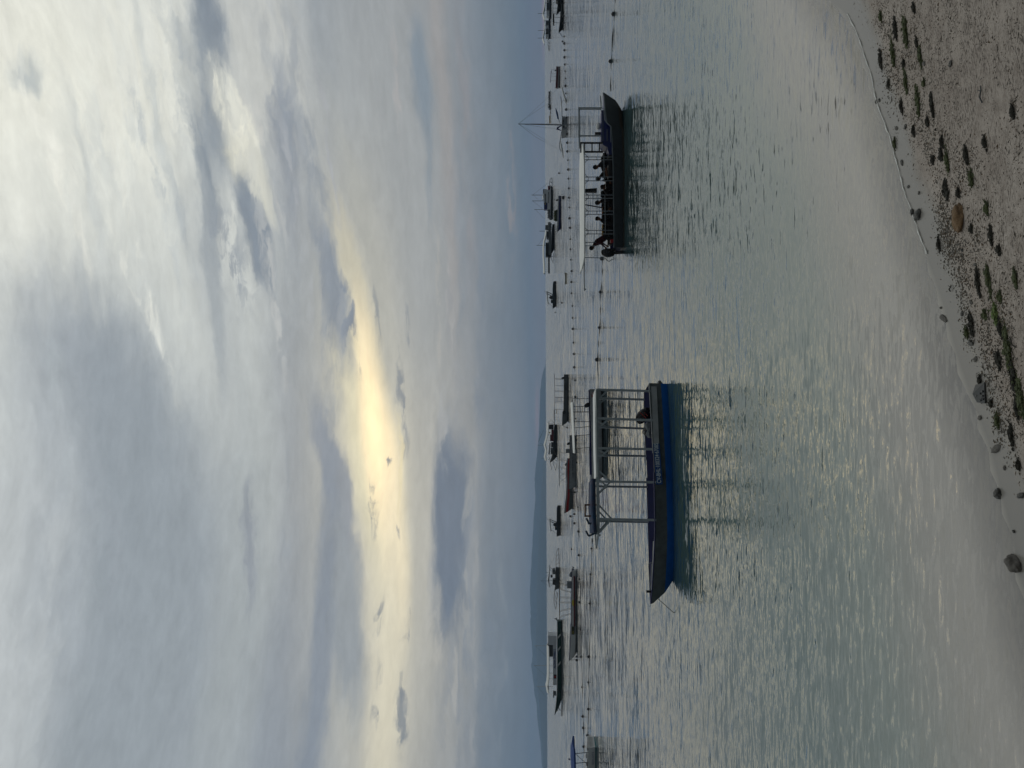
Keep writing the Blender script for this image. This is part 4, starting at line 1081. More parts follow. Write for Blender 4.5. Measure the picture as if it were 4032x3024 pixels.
# ------------------------------------------------------------------ the moored fleet, near to far
# white corner boat, half out of the picture
b = Boat('speed_boat', 'white boat with rounded navy awning, cut off by the picture edge', 'boat', 2344, 3080, -4); R = b.root
hull(b, [(2944, 2317, 0, .80), (3000, 2317, 0, .92), (3100, 2315, 0, .95), (3180, 2312, -.0, .8), (3240, 2308, .3, .5), (3300, 2303, .7, .05)], [M_wht, M_wht, M_teal, M_nav], bands=(.3, .62), parent=R, draft=.25, flare=.85)
b.roof('awning', [(2258, 2947), (2260, 2965), (2261, 3000), (2262, 3060), (2262, 3160)], 1.7, .12, mat('blue_canvas', (20, 66, 132), .7, var=.3, vs=4), crown=.26, taper=(.3, .85, 1))
b.tb('light_mast', [(2244, 2991, 0), (2239, 2988, 0)], 3, M_nav)
for yt, yb in ((2968, 2962), (3006, 3001), (3090, 3086), (3150, 3150)):
    for o_ in (-.75, .75): b.tb('awning_post', [(2259, yt, o_), (2317, yb, o_)], 1.4, M_tin)
g = MB(); b.tb('', [(2268, 2970, -.75), (2315, 3012, -.75)], .9, None, one=g); g.build('post_brace', M_tin, R)
m_ = outboard(R, b.p(2318, 2965, 0), .45, M_wht, M_wht, tilt=-1.25, rz=0)
b.words('SEALIOTE', 2335, 2986, -.99, 7.5, M_nav, sx=1.0, spacing=1.15)
b.tb('cleat', [(2312, 2950, -.5), (2316, 2950, -.5)], 3, M_blk); b.tb('deck_fender', [(2311, 3004, .2), (2311, 3014, .2)], 3.2, M_blk)

# long white and red boat with bamboo outrigger
b = Boat('outrigger_boat', 'long white boat with dark red stripe, yellow emblem and grey covered engine', 'boat', 2270, 2400, 1); R = b.root
h = hull(b, [(2246, 2252, 0, .40), (2300, 2251, 0, .48), (2400, 2250, 0, .5), (2462, 2249, 0, .5), (2468, 2247, 0, .5), (2525, 2245, .2, .42), (2565, 2243, .7, .25), (2603, 2240, 1.35, .04)], [M_nav, M_wht, M_gry, M_dkg], bands=(.05, .68, .92), parent=R, draft=.15, flare=.8, kp=1.6)
g = MB(); b.bar('', (2261, 2268, -.50), (2262, 2466, -.52), 6, None, h=5, one=g); g.build('side_stripe', M_mar, R)
g = MB(); c = b.p(2259, 2374, -.52); g.ball(c, (.42, .02, .20), 16, 8, jit=.12, seed=3); g.build('emblem', M_yel, R)
for yy in (2360, 2389): b.bar('emblem_corner', (2261, yy, -.54), (2264, yy + 2, -.54), 4, M_nav)
b.bar('number_panel', (2256.5, 2467, -.515), (2256, 2498, -.50), 3, mat('dark_olive_panel', (50, 50, 34), .6), h=11); b.words('CY 711', 2257, 2482, -.55, 7, M_yel, sx=.85)
outboard(R, b.p(2250, 2256, 0), .50, M_cwg, M_cwg, tilt=-1.15)
b.blk('engine_box', 2233, 2251, 2291, 2317, -.25, .25, M_cwg)
b.tb('bow_stay', [(2248, 2582, 0), (2268, 2590, -.3)], .8, M_rop); b.tb('bow_stay', [(2241, 2600, 0), (2268, 2596, -.3)], .8, M_rop)
b.outrig(2203, 2278, 2442, 6.0, [(2232, 2303, 2285), (2236, 2308, 2290), (2248, 2330, 2313), (2248, 2333, 2316), (2250, 2351, 2350), (2250, 2355, 2354), (2250, 2371, 2370), (2250, 2375, 2374), (2248, 2395, 2408), (2248, 2399, 2412), (2248, 2415, 2432), (2248, 2419, 2436)], M_bam, M_bam, r=1.8, rs=.8)

# pale boat with the hand-painted name and the red and white one behind it
b = Boat('outrigger_boat', 'pale grey boat with black hand-painted script along its side and a tilted black engine', 'boat', 2264, 1820, -2); R = b.root
hull(b, [(1716, 2243, 0, .42), (1760, 2243, 0, .5), (1850, 2242, 0, .5), (1895, 2240, .1, .36), (1927, 2238, .35, .05)], [M_gry, M_pale, M_pale, M_gry], bands=(.12, .5, .8), parent=R, draft=.15, flare=.85)
b.words('Tender PHILIPPINE Fun Dive', 2255, 1829, -.56, 6.5, M_dlt, sx=.99, tilt=0, shear=.15)
outboard(R, b.p(2243, 1745, 0), .38, M_cow, M_blk, tilt=-.35); b.blk('fuel_box', 2228, 2243, 1769, 1784, -.2, .25, M_cwg)
g = MB(); b.tb('', [(2238, 1935, .1), (2262, 1938, .1)], 1.6, None, one=g); c = b.p(2263, 1938, .1); g.ball(c, .13, 8, 6, jit=.3); g.build('anchor', M_blk, R)
b = Boat('outrigger_boat', 'white boat with bright red side stripe and raked bow, behind the boat with painted script', 'boat', 2252, 1910, 3); R = b.root
hull(b, [(1805, 2234, 0, .3), (1830, 2230, 0, .42), (1861, 2229, 0, .5), (1903, 2231, 0, .5), (1954, 2229, 0, .45), (1980, 2225, .2, .3), (2021, 2221, .75, .04)], [M_pale, M_red, M_gry, M_dkg], bands=(.18, .48, .85), parent=R, draft=.15, flare=.85, kp=1.4)
outboard(R, b.p(2232, 1824, 0), .42, M_cwg, M_blk, tilt=-.9)
b.outrig(2202, 1770, 1915, 4.6, [(2230, 1784, 1780), (2231, 1812, 1808), (2231, 1816, 1811), (2230, 1845, 1832), (2230, 1848, 1836), (2230, 1872, 1850), (2229, 1860, 1885), (2229, 1900, 1870), (2229, 1880, 1912)], M_fl, M_bam, r=1.7, rs=.55)

# grey long boat with open rail frame
b = Boat('long_boat', 'dark grey long boat with thin open canopy frame and a tyre on its bow', 'boat', 2236, 1570, 1); R = b.root
hull(b, [(1474, 2221, 0, .5), (1500, 2220.5, 0, .6), (1560, 2220, 0, .65), (1616, 2219, 0, .6), (1622, 2215, .0, .58), (1650, 2214, .35, .35), (1676, 2213, .9, .04)], [M_gry, M_gry, M_dkg, M_blk], bands=(.06, .7), parent=R, draft=.2, flare=.85, kp=1.5)
b.words('\u00b7ALONA\u00b7', 2228, 1522, -.75, 6, M_dlt, sx=1.0)
outboard(R, b.p(2221, 1488, 0), .45, M_cow, M_blk, tilt=-.1)
for o_ in (-.55, .55):
    b.tb('canopy_rail', [(2183, 1473, o_), (2185, 1560, o_), (2183, 1640, o_), (2182, 1674, o_)], .9, M_dkg)
    for yt, yb in ((1490, 1492), (1493, 1495), (1517, 1519), (1538, 1540), (1542, 1543), (1563, 1564), (1585, 1587), (1611, 1613)): b.tb('canopy_post', [(2185, yt, o_), (2221, yb, o_)], .6, M_dkg)
g = MB()
for yy in (1566, 1580): b.bar('', (2186, yy, 0), (2218, yy, 0), 1.3, None, one=g)
for xx in (2190, 2195, 2200, 2205, 2210): b.bar('', (xx, 1566, 0), (xx, 1580, 0), 1.1, None, one=g)
g.build('ladder', mat('dark_blue_metal', (24, 34, 80), .5), R)
g = MB(); c = b.p(2221, 1624, -.72); g.path([c + Vector((.17 * math.cos(t), 0, .17 * math.sin(t))) for t in [i * .524 for i in range(13)]], .055, 8); g.build('tyre_fender', M_tyr, R, smooth=True)
b.tb('mooring_line', [(2214, 1674, 0), (2225, 1680, 0), (2236, 1688, 0)], .6, M_drp)

# two centre console boats with T-tops
def console(label, xs, xw, y0, y1, xt, yt0, yt1, bow_out, hull_m, trim):
    b = Boat('console_boat', label, 'boat', xw - 1, (y0 + y1) / 2, 0, 'centre console boats with hard tops'); R = b.root
    hull(b, [(y0, xs + 4, 0, .5), (y0 + 10, xs + 1, 0, .9), (y0 + 30, xs, 0, 1.05), ((y0 + y1) / 2, xs, 0, 1.05), (y1 - 25, xs, .1, .8), (y1 - 8, xs, bow_out * .6, .3), (y1, xs, bow_out, .05)], [trim, hull_m, hull_m, M_blk], bands=(.1, .85), parent=R, draft=.2, flare=.82)
    b.slab('hard_top', [(xt, yt0), (xt + 2, (yt0 + yt1) / 2), (xt + 5, yt1), (xt + 8, yt1), (xt + 6, (yt0 + yt1) / 2), (xt + 5, yt0)], -.8, .8, M_wht)
    w = (yt1 - yt0)
    for o_ in (-.6, .6):
        for u, v in ((.05, .25), (.2, .42)): b.tb('top_leg', [(xt + 5, yt0 + w * u, o_), (xs, yt0 + w * v, o_)], 1.6, hull_m)
        b.tb('top_leg', [(xt + 7, yt0 + w * .85, o_), (xs, yt1 + 10, o_)], .6, M_tin)
    b.slab('console', [(xs, yt0 + w * .30), (xs - 9, yt0 + w * .34), (xs - 15, yt0 + w * .5), (xs - 6, yt0 + w * .62), (xs, yt0 + w * .62)], -.35, .35, hull_m)
    b.blk('helm_seat', xs - 7, xs, yt0 + w * .66, yt0 + w * .9, -.35, .35, M_blk)
    b.tb('aerial', [(xt, yt0 + 6, .3), (xt - 9, yt0 - 2, .3)], .8, M_pale)
    return b
console('dark teal console boat with white hard top lying apart, seaward of the beige canoe', 2176, 2190, 1107, 1216, 2152, 1147, 1198, .9, M_dkg, mat('dark_teal_paint', (34, 72, 72), .4))
console('dark console boat with pale blue hard top and raked bow, by the red striped boat', 2192, 2207, 1992, 2113, 2163, 2044, 2092, .35, M_dkg, mat('slate_trim', (46, 66, 92), .4))

# low grey boat in front of the two dive ships
b = Boat('long_boat', 'low navy and pale long boat with small black engine, before the two dive ships', 'boat', 2208, 840, 0); R = b.root
hull(b, [(771, 2198.5, 0, .5), (800, 2197, 0, .6), (814, 2196, 0, .65), (860, 2195, 0, .65), (894, 2193, .1, .45), (915, 2191.5, .9, .05)], [M_fl, M_nav, M_blk, M_blk], bands=(.30, .7), parent=R, draft=.2, flare=.85)
outboard(R, b.p(2197, 787, 0), .5, M_cow, M_blk, tilt=-.2)
for o_ in (-.4, .4): b.tb('rod', [(2197, 797 + o_ * 40, o_), (2176, 803 + o_ * 40, o_)], .35, M_drp)
b = Boat('small_boat', 'little boat under olive tarps between the low navy boat and the dive ships', 'boat', 2196, 848, 0); R = b.root
hull(b, [(825, 2190, 0, .4), (845, 2189, 0, .6), (868, 2189, 0, .5), (873, 2188, .3, .1)], [M_olv, M_dkg, M_blk, M_blk], bands=(.3,), parent=R, draft=.2)
g = MB(); a = b.p(2189, 830, 0); c = b.p(2189, 868, 0)
for i in range(6): g.ball(a.lerp(c, (i + .5) / 6) + Vector((0, 0, .1 + .12 * (i % 2))), (.42, .6, .42), 9, 7, jit=.3, seed=i)
g.build('tarp', M_olv, R)

# beige canoe
b = Boat('canoe', 'small pale beige canoe floating alone beyond the line of floats', 'canoe', 2230, 1095, 2); R = b.root
hull(b, [(1072, 2222, -.15, .05), (1080, 2224, -.05, .28), (1095, 2225, 0, .34), (1110, 2224.5, .05, .28), (1121, 2223, .2, .05)], [M_wht, mat('beige_paint', (196, 184, 150), .6, var=.2), M_dkg, M_dkg], bands=(.25, .92), parent=R, draft=.06, flare=.7)
g = MB(); p = b.p(2226, 1096, 0); g.box((p.x, 0, p.z), (.2, .55, .03)); g.build('thwart', M_wod, R)

# small maroon boat with bimini
b = Boat('motor_boat', 'small boat with maroon side, white line and low dark bimini, right of the mast', 'boat', 2203, 303, 0); R = b.root
hull(b, [(261, 2190, 0, .6), (275, 2190, 0, .75), (300, 2189, 0, .78), (320, 2188, .05, .7), (346, 2187, .15, .35)], [M_wht, M_mar, M_fl, M_blk], bands=(.06, .42, .62), parent=R, draft=.25)
b.roof('bimini', [(2172, 273), (2170, 280), (2169, 300), (2168, 316), (2170, 319)], 1.3, .04, M_nav, crown=.10)
for yt, yb in ((274, 272), (290, 290), (301, 301), (317, 318)):
    for o_ in (-.6, .6): b.tb('bimini_post', [(2171, yt, o_), (2189, yb, o_)], .45, M_tin)
outboard(R, b.p(2190, 277, 0), .42, M_cwg, M_blk, tilt=-.2)

# raft and rod boat
b = Boat('bamboo_raft', 'low dark bamboo raft with heaped gear and a tan pontoon, far behind the mast', 'raft', 2169, 415, 0); R = b.root
g = MB()
for o_ in (-1.5, -.7, .1, .9): b.tb('', [(2166.5, 356, o_), (2168, 400, o_), (2168, 447, o_)], 1.0, None, one=g)
g.build('deck', M_bam, R)
b.blk('engine_crate', 2162.5, 2169, 413, 427, -1, 1, M_blk); b.blk('tan_pontoon', 2162.5, 2168, 455, 482, -1, 1, mat('tan_plywood', (168, 142, 96), .7)); b.bar('tan_beam', (2166.5, 440, 0), (2166.5, 458, 0), 2, MATS['tan_plywood'])
g = MB()
for i in range(7): g.ball(b.p(2162.5, 365 + i * 9, 0), (.8, .6, .45), 8, 6, jit=.35, seed=i + 20)
g.build('gear_heap', M_dkg, R)
b.tb('frame_hoop', [(2162, 405, 0), (2157, 415, 0), (2159, 425, 0), (2164, 433, 0)], 1.0, M_dkg)

# sail boat with outrigger floats
b = Boat('trimaran', 'grey trimaran with tall bare mast and navy sail covers, end-on to the beach', 'sailing boat', 2230, 490, 0); R = b.root
b.slab('cabin', [(2213, 462), (2212, 488), (2213, 512), (2231, 508), (2234, 490), (2232, 462)], -1.2, 3.0, mat('sun_greyed_paint', (128, 134, 138), .5, var=.25))
for x0, x1, y0, y1 in ((2216, 2220, 472, 481), (2216, 2219, 484, 489), (2217, 2222, 495, 503)): b.blk('cabin_window', x0, x1, y0, y1, -1.24, -1.2, M_blk)
g = MB(); g.path([b.p(2213, 492, 0), b.p(2130, 490, 0), b.p(2040.5, 488, 0)], [.11, .085, .05], 8); g.build('mast', M_dkg, R, smooth=True)
for q in ([(2041, 488, 0), (2100, 437, 2), (2194, 350, 5)], [(2041, 488, 0), (2100, 445, 1), (2160, 405, 2)], [(2042, 488, 0), (2120, 487, 3), (2204, 486, 3)], [(2042, 488, 0), (2110, 540, 0), (2208, 592, 1)], [(2042, 488, 0), (2105, 525, 3), (2160, 560, 4)], [(2060, 489, 0), (2130, 500, 0), (2190, 508, 0)]):
    b.tb('stay', q, .35, M_dkg, n=4)
b.tb('cross_arm', [(2213, 462, 0), (2213, 430, 0), (2211, 404, 0), (2208, 380, 0)], 1.3, M_dkg); b.tb('cross_arm', [(2213, 510, 0), (2208, 540, 0), (2203, 565, 0), (2204, 585, 0), (2213, 600, 0)], 1.3, M_dkg)
b.tb('cross_arm', [(2212, 404, 0), (2218, 394, 0), (2228, 400, 0)], .7, M_dkg)
for q in ([(2206, 552, -.5), (2210, 575, -.5), (2215, 600, -.5), (2218, 622, -.5)], [(2211, 337, -.5), (2217, 362, -.5), (2225, 388, -.5), (2230, 409, -.5)]):
    g = MB(); g.path([b.p(*p) for p in q], [.05, .13, .14, .05], 8); g.build('outer_float', M_wht, R, smooth=True)
g = MB(); g.path([b.p(2188, 425, 0), b.p(2193, 445, 0), b.p(2198, 468, 0)], [.05, .16, .13], 8); g.build('sail_cover', mat('sail_cover_blue', (28, 66, 110), .7), R, smooth=True)
b.tb('boom', [(2198, 466, 0), (2208, 492, 0)], .9, M_dkg)
g = MB(); g.path([b.p(2211, 495, -.4), b.p(2203, 499, -.4), b.p(2196, 503, -.4), b.p(2194, 508, -.4), b.p(2200, 510, -.4), b.p(2210, 514, -.4)], [.07, .10, .17, .19, .12, .06], 8); g.build('sail_cover', M_nav, R, smooth=True)
b.tb('cabin_rail', [(2214, 460, -1), (2226, 460, -1)], 1.6, M_dkg)
c = b.p(2229, 496, -1.3); g = MB(); g.path([c + Vector((.14 * math.cos(t), 0, .14 * math.sin(t))) for t in [i * .524 for i in range(13)]], .045, 6); g.build('life_ring', M_wht, R, smooth=True)

# the white sided dive ship with painted name
M_deck = mat('cabin_white', (196, 200, 204), .5, var=.12, vs=.8)
b = Boat('dive_ship', 'large green and white ship with blue name lettered on its upper side', 'ship', 2213, 2620, 0, 'large outrigger dive ships'); R = b.root
hull(b, [(2446, 2194, 0, .7), (2500, 2194, 0, 1.3), (2600, 2194, 0, 1.5), (2700, 2193.5, 0, 1.4), (2740, 2192, .3, 1.0), (2780, 2188, 2.2, .5), (2817, 2183, 5.2, .06)], [M_fl, M_grn, M_blk, M_blk], bands=(.05, .62), parent=R, draft=.4, flare=.8, kp=1.3, deck=True)
b.blk('upper_side', 2177, 2192, 2505, 2698, -1.35, -1.25, M_deck); b.blk('upper_side', 2177, 2192, 2505, 2698, 1.25, 1.35, M_deck)
b.blk('aft_cabin', 2158, 2192, 2503, 2540, -1.3, 1.3, M_deck); b.blk('wheel_house', 2160, 2178, 2542, 2586, -1.1, 1.1, M_dkg)
b.words('ALONA DIVERS 2', 2184, 2594, -1.40, 8, M_blt, sx=.86, bold=.02)
e = b.blk('badge', 2180, 2191, 2656, 2672, -1.38, -1.36, M_blk); g = MB(); g.ball(b.p(2186, 2665, -1.40), (.26, .02, .26), 12, 6); g.build('badge_disc', M_red, e)
b.roof('awning', [(2160, 2545), (2161, 2600), (2161, 2660), (2159, 2690), (2155, 2702), (2160, 2732)], 2.6, .15, M_awn, crown=.45)
for yy in (2590, 2621, 2650, 2672, 2702):
    for o_ in (-1.2, 1.2): b.tb('awning_post', [(2160, yy, o_), (2178, yy + 1, o_)], .7, M_pale)
for x0, yy in ((2105, 2543), (2101, 2621), (2113, 2703)):
    b.tb('mast', [(x0, yy, 0), (2156, yy, 0)], .8, M_fl); b.tb('stay', [(x0 + 3, yy, 0), (2149, yy + 40, 0)], .25, M_drp, n=4)
for yy in (2496, 2545, 2605):
    for k in (0, 5): b.tb('outrigger_brace', [(2207, yy + k, -3.2), (2196, yy + 14 + k, -1.5)], .8, M_fl)
for o_ in (-3.4,):
    b.tb('outrigger_float', [(2209, 2480, o_), (2213, 2560, o_), (2214, 2700, o_), (2210, 2820, o_)], 1.5, M_gry); b.tb('outrigger_float', [(2213, 2745, o_ + .6), (2214, 2820, o_ + .6)], .8, M_bam)
b.tb('outrigger_float', [(2196, 2440, 6), (2198, 2600, 6), (2196, 2800, 6)], 1.2, M_bam)
b.tb('anchor_coil', [(2195, 2716, -1.3), (2203, 2722, -1.3), (2205, 2728, -1.3)], 2.2, M_blk); b.tb('bow_arch', [(2195, 2775, 0), (2202, 2792, 0), (2207, 2797, 0)], 1.6, M_gry)
b.slab('deck_seat', [(2190, 2726), (2178, 2724), (2178, 2748), (2181, 2748), (2183, 2738), (2190, 2740)], -.4, .4, M_gry)
b.slab('stern_fork', [(2194, 2446), (2188, 2440), (2183, 2436), (2194, 2432)], -.15, .15, M_fl)

# small ship with bamboo wings
b = Boat('dive_ship', 'smaller grey outrigger ship with long bamboo wings at both ends and a slim roof', 'ship', 2202, 2280, 0, 'large outrigger dive ships'); R = b.root
hull(b, [(2236, 2190, 0, .6), (2260, 2187, 0, 1.1), (2290, 2186, 0, 1.2), (2310, 2186, .1, .9), (2324, 2184, .6, .2)], [M_gry, M_gry, M_dkg, M_blk], bands=(.2, .7), parent=R, draft=.3, deck=True)
b.blk('cabin', 2175, 2187, 2242, 2262, -.9, .9, M_gry, taper=.1); b.blk('cabin', 2176, 2187, 2282, 2304, -.9, .9, M_dkg, taper=.1); b.blk('dark_locker', 2168, 2176, 2266, 2274, -.5, .5, M_blk)
b.slab('roof', [(2164, 2232), (2162, 2262), (2158, 2286), (2163, 2312), (2164, 2312), (2163, 2285), (2164, 2262), (2166, 2232)], -1.1, 1.1, M_dkg)
for yt, yb in ((2230, 2246), (2242, 2252), (2288, 2284), (2300, 2298), (2311, 2300)):
    for o_ in (-1, 1): b.tb('roof_post', [(2164, yt, o_), (2177, yb, o_)], .6, M_dkg)
for x0, yy in ((2130, 2287), (2148, 2254)): b.tb('mast', [(x0, yy, 0), (2164, yy, 0)], .6, M_gry)
for q in ([(2131, 2287, 0), (2160, 2262, 0)], [(2131, 2287, 0), (2163, 2310, 0)], [(2154, 2240, 0), (2186, 2192, 0)], [(2160, 2318, 0), (2190, 2358, 0)]): b.tb('stay', q, .25, M_drp, n=4)
for o_ in (-3.2, ):
    for q, rr in (([(2199, 2158, o_), (2201, 2200, o_), (2202, 2270, o_)], 1.0), ([(2199, 2158, o_), (2190, 2176, o_), (2189, 2220, o_), (2189, 2260, o_)], .9), ([(2184, 2320, o_), (2181, 2362, o_), (2183, 2382, o_), (2189, 2399, o_)], .9), ([(2189, 2399, o_), (2192, 2370, o_), (2196, 2332, o_)], .9)): b.tb('wing_pole', q, rr, M_bam)
    for y0_, x0_, y1_, x1_ in ((2190, 2190, 2180, 2199), (2206, 2190, 2196, 2200), (2222, 2190, 2213, 2201), (2322, 2186, 2345, 2195), (2336, 2183, 2362, 2193), (2352, 2181, 2376, 2191)): b.tb('wing_rib', [(x0_, y0_, o_), ((x0_ + x1_) / 2 + 1, (y0_ + y1_) / 2 + 2, o_), (x1_, y1_, o_)], .7, M_bam)

# ship with dark red deck and white roof
b = Boat('dive_ship', 'outrigger ship crowded with dark red gear under a peaked white roof', 'ship', 2192, 1730, 0, 'large outrigger dive ships'); R = b.root
hull(b, [(1672, 2183, 0, .8), (1700, 2180, 0, 1.4), (1740, 2179, 0, 1.5), (1780, 2177, 0, 1.3), (1800, 2172, .5, .8), (1822, 2165, 2.4, .06)], [M_gry, M_dkg, M_blk, M_blk], bands=(.12, .7), parent=R, draft=.4, deck=True, kp=1.4)
for y0_, y1_, x0_, mm in ((1672, 1690, 2160, M_blk), (1692, 1712, 2171, M_mar), (1712, 1738, 2166, M_mar), (1742, 1762, 2170, M_blk), (1764, 1790, 2168, M_gry)): b.blk('deck_house', x0_, 2180, y0_, y1_, -1.1, 1.1, mm, taper=.08)
b.bar('side_banner', (2166, 1744, -1.15), (2162, 1790, -1.15), 5, M_pale, h=5); b.blk('yellow_locker', 2161, 2167, 1701, 1706, -1.2, -1.1, M_yel)
b.roof('awning', [(2160, 1664), (2158, 1700), (2153, 1728), (2146, 1752), (2152, 1774), (2147, 1800), (2151, 1814)], 3.0, .18, M_awn, crown=.5)
for yy in (1668, 1690, 1712, 1735, 1756, 1780, 1808):
    for o_ in (-1.3, 1.3): b.tb('awning_post', [(2158, yy, o_), (2178, yy, o_)], .6, M_dkg)
for x0, yy in ((2117, 1753), (2132, 1804), (2148, 1697)): b.tb('mast', [(x0, yy, 0), (2152, yy, 0)], .6, M_gry)
for q in ([(2121, 1740, 0), (2141, 1693, 0)], [(2119, 1739, 0), (2132, 1709, 0), (2128, 1703, 0)], [(2125, 1745, 0), (2146, 1752, 0)], [(2135, 1770, 0), (2147, 1790, 0)]): b.tb('stay', q, .3, M_drp, n=4)
for q in ([(2176, 1795, -3), (2178, 1825, -3), (2188, 1850, -3)], [(2180, 1775, -3), (2194, 1800, -3), (2193, 1830, -3), (2188, 1852, -3)], [(2164, 1800, -3), (2168, 1828, -3), (2172, 1850, -3)], [(2182, 1614, -3), (2190, 1612, -3), (2194, 1640, -3), (2193, 1680, -3)], [(2182, 1614, -3), (2181, 1640, -3), (2184, 1672, -3)]): b.tb('wing_pole', q, .9, M_bam)
for q in ([(2181, 1630, -3), (2192, 1625, -3)], [(2182, 1645, -3), (2194, 1640, -3)], [(2182, 1655, -3), (2194, 1652, -3)], [(2180, 1800, -3), (2186, 1812, -3), (2194, 1815, -3)], [(2179, 1815, -3), (2186, 1826, -3), (2193, 1828, -3)]): b.tb('wing_rib', q, .7, M_bam)
b.tb('stern_stay', [(2160, 1662, 0), (2170, 1652, 0), (2180, 1664, 0)], .6, M_drp); b.blk('stern_bollard', 2182, 2188, 1676, 1684, -1.5, -1.2, M_blk)

# two storey ship with three masts
b = Boat('dive_ship', 'tall two-storey white and blue ship with three masts, beyond the low navy boat', 'ship', 2176, 790, 0, 'large outrigger dive ships'); R = b.root
hull(b, [(728, 2167, -1.6, .2), (745, 2168, -.4, 1.2), (780, 2168, 0, 1.8), (820, 2166, 0, 1.8), (850, 2166, 0, 1.3), (862, 2164, 0, .9)], [M_wht, M_blk, M_blk, M_blk], bands=(.14, .6), parent=R, draft=.5, deck=True)
b.blk('lower_deck', 2155, 2168, 748, 824, -1.5, 1.5, M_deck); b.blk('upper_deck', 2141, 2155, 746, 798, -1.3, 1.3, M_deck); b.blk('blue_house', 2142, 2160, 798, 824, -1.3, 1.3, M_nav)
for i in range(7): b.blk('deck_window', 2145, 2150, 764 + i * 5, 767 + i * 5, -1.35, -1.3, M_blk)
for i in range(9): b.blk('deck_window', 2158, 2162, 756 + i * 5, 758.5 + i * 5, -1.55, -1.5, M_blk)
b.blk('yellow_locker', 2146, 2149, 801, 805, -1.4, -1.3, M_yel)
b.roof('upper_roof', [(2147, 758), (2141, 764), (2138, 772), (2138, 784)], 2.8, .2, M_wht, crown=.3); b.blk('smoked_panel', 2138, 2152, 745, 760, -1.2, 1.2, M_gry)
for x0, x1, yy in ((2093, 2138, 768), (2095, 2142, 791), (2104, 2160, 825)): b.tb('mast', [(x0, yy, 0), (x1, yy, 0)], .9, M_dkg)
for q in ([(2097, 768, 0), (2156, 722, 0)], [(2098, 791, 0), (2136, 822, 0)], [(2108, 825, 0), (2144, 862, 0)], [(2101, 770, 0), (2118, 785, 0)]): b.tb('stay', q, .3, M_drp, n=4)
for q in ([(2173, 700, -2), (2166, 706, -2), (2164, 722, -2), (2166, 742, -2)], [(2173, 702, -2), (2174, 725, -2), (2174, 745, -2)], [(2166, 716, -2), (2174, 720, -2)]): b.tb('bow_wing', q, 1.1, M_gry)
g = MB()
for i in range(5): g.ball(b.p(2161 + (i % 2) * 3, 735 + i * 3, -.8), (.5, .5, .45), 7, 5, jit=.3, seed=i + 40)
g.build('crew_gear', M_mar, R)
g = MB()
for i in range(9): g.ball(b.p(2162 + (i % 3) * 3, 828 + i * 4, -.6), (.8, .7, .7), 7, 5, jit=.35, seed=i + 60)
g.build('deck_gear', M_dkg, R)

# long white roofed ship beside it
b = Boat('dive_ship', 'long low ship with a stretched white roof and black hull, left of the three-masted ship', 'ship', 2182, 950, 0, 'large outrigger dive ships'); R = b.root
hull(b, [(882, 2175, 0, 1.0), (900, 2172, 0, 1.6), (940, 2171, 0, 1.7), (980, 2169, .2, 1.4), (1007, 2165, 3.0, .06)], [M_pale, M_blk, M_blk, M_blk], bands=(.12, .6), parent=R, draft=.4, deck=True, kp=1.2)
b.blk('smoked_panel', 2147, 2165, 886, 903, -1.1, 1.1, M_gry); b.blk('cabin', 2152, 2171, 910, 938, -1.3, 1.3, M_dkg); b.blk('cabin', 2148, 2170, 955, 1010, -1.3, 1.3, M_blk); b.blk('lower_side', 2160, 2171, 908, 1004, -1.5, -1.4, M_gry)
for i in range(10): b.bar('railing_upright', (2153, 936 + i * 2.6, -1.4), (2162, 936 + i * 2.6, -1.4), .7, M_pale)
b.roof('long_roof', [(2151, 905), (2149, 925), (2143, 950), (2141, 970), (2141, 1005), (2143, 1040), (2144, 1075)], 3.4, .25, M_awn, crown=.5)
b.blk('stern_deck', 2158, 2165, 1005, 1075, -.8, .8, M_dkg)
for i in range(8): b.bar('railing_upright', (2145, 1012 + i * 8, -1.4), (2159, 1012 + i * 8, -1.4), .7, M_pale)
for x0, x1, yy in ((2124, 2150, 910), (2112, 2165, 966)): b.tb('mast', [(x0, yy, 0), (x1, yy, 0)], .9, M_dkg)
b.tb('stay', [(2118, 966, 0), (2142, 935, 0)], .3, M_drp, n=4)
for q in ([(2172, 1000, -2), (2170, 1018, -2), (2175, 1030, -2)], [(2180, 995, -2), (2179, 1015, -2), (2177, 1036, -2)], [(2171, 1010, -2), (2180, 1010, -2)]): b.tb('bow_wing', q, 1.1, M_gry)
g = MB()
for i in range(7): g.ball(b.p(2163 + (i % 2) * 3, 880 + i * 4, -1.4), (.6, .4, .6), 7, 5, jit=.35, seed=i + 80)
g.build('deck_gear', M_gry, R)

# ships and boats at the right edge of the bay
def peak_ship(label, y0, y1, xw, xsh, roof, masts, wing=None):
    b = Boat('dive_ship', label, 'ship', xw - 1, (y0 + y1) / 2, 0, 'large outrigger dive ships'); R = b.root
    L_ = y1 - y0
    hull(b, [(y0, xsh, 0, 1.2), (y0 + L_ * .2, xsh, 0, 1.8), (y0 + L_ * .7, xsh, 0, 1.7), (y0 + L_ * .88, xsh - 1, .8, .9), (y1, xsh - 4, 3, .06)], [M_pale, M_blk, M_nav, M_blk], bands=(.12, .6), parent=R, draft=.4, deck=True)
    b.roof('peaked_roof', roof, 3.4, .25, M_awn, crown=.4)
    for u in (.1, .3, .5, .68):
        b.blk('deck_house', xsh - 11, xsh, y0 + L_ * u, y0 + L_ * (u + .14), -1.3, 1.3, M_dkg if u in (.1, .5) else M_deck)
        for o_ in (-1.4, 1.4): b.tb('roof_post', [(roof[0][0] - 1, y0 + L_ * u, o_), (xsh, y0 + L_ * u, o_)], .7, M_dkg)
    for x0, yy in masts: b.tb('mast', [(x0, yy, 0), (roof[0][0], yy, 0)], .7, M_dkg)
    if wing:
        for q in wing: b.tb('wing_pole', q, .9, M_bam)
    return b
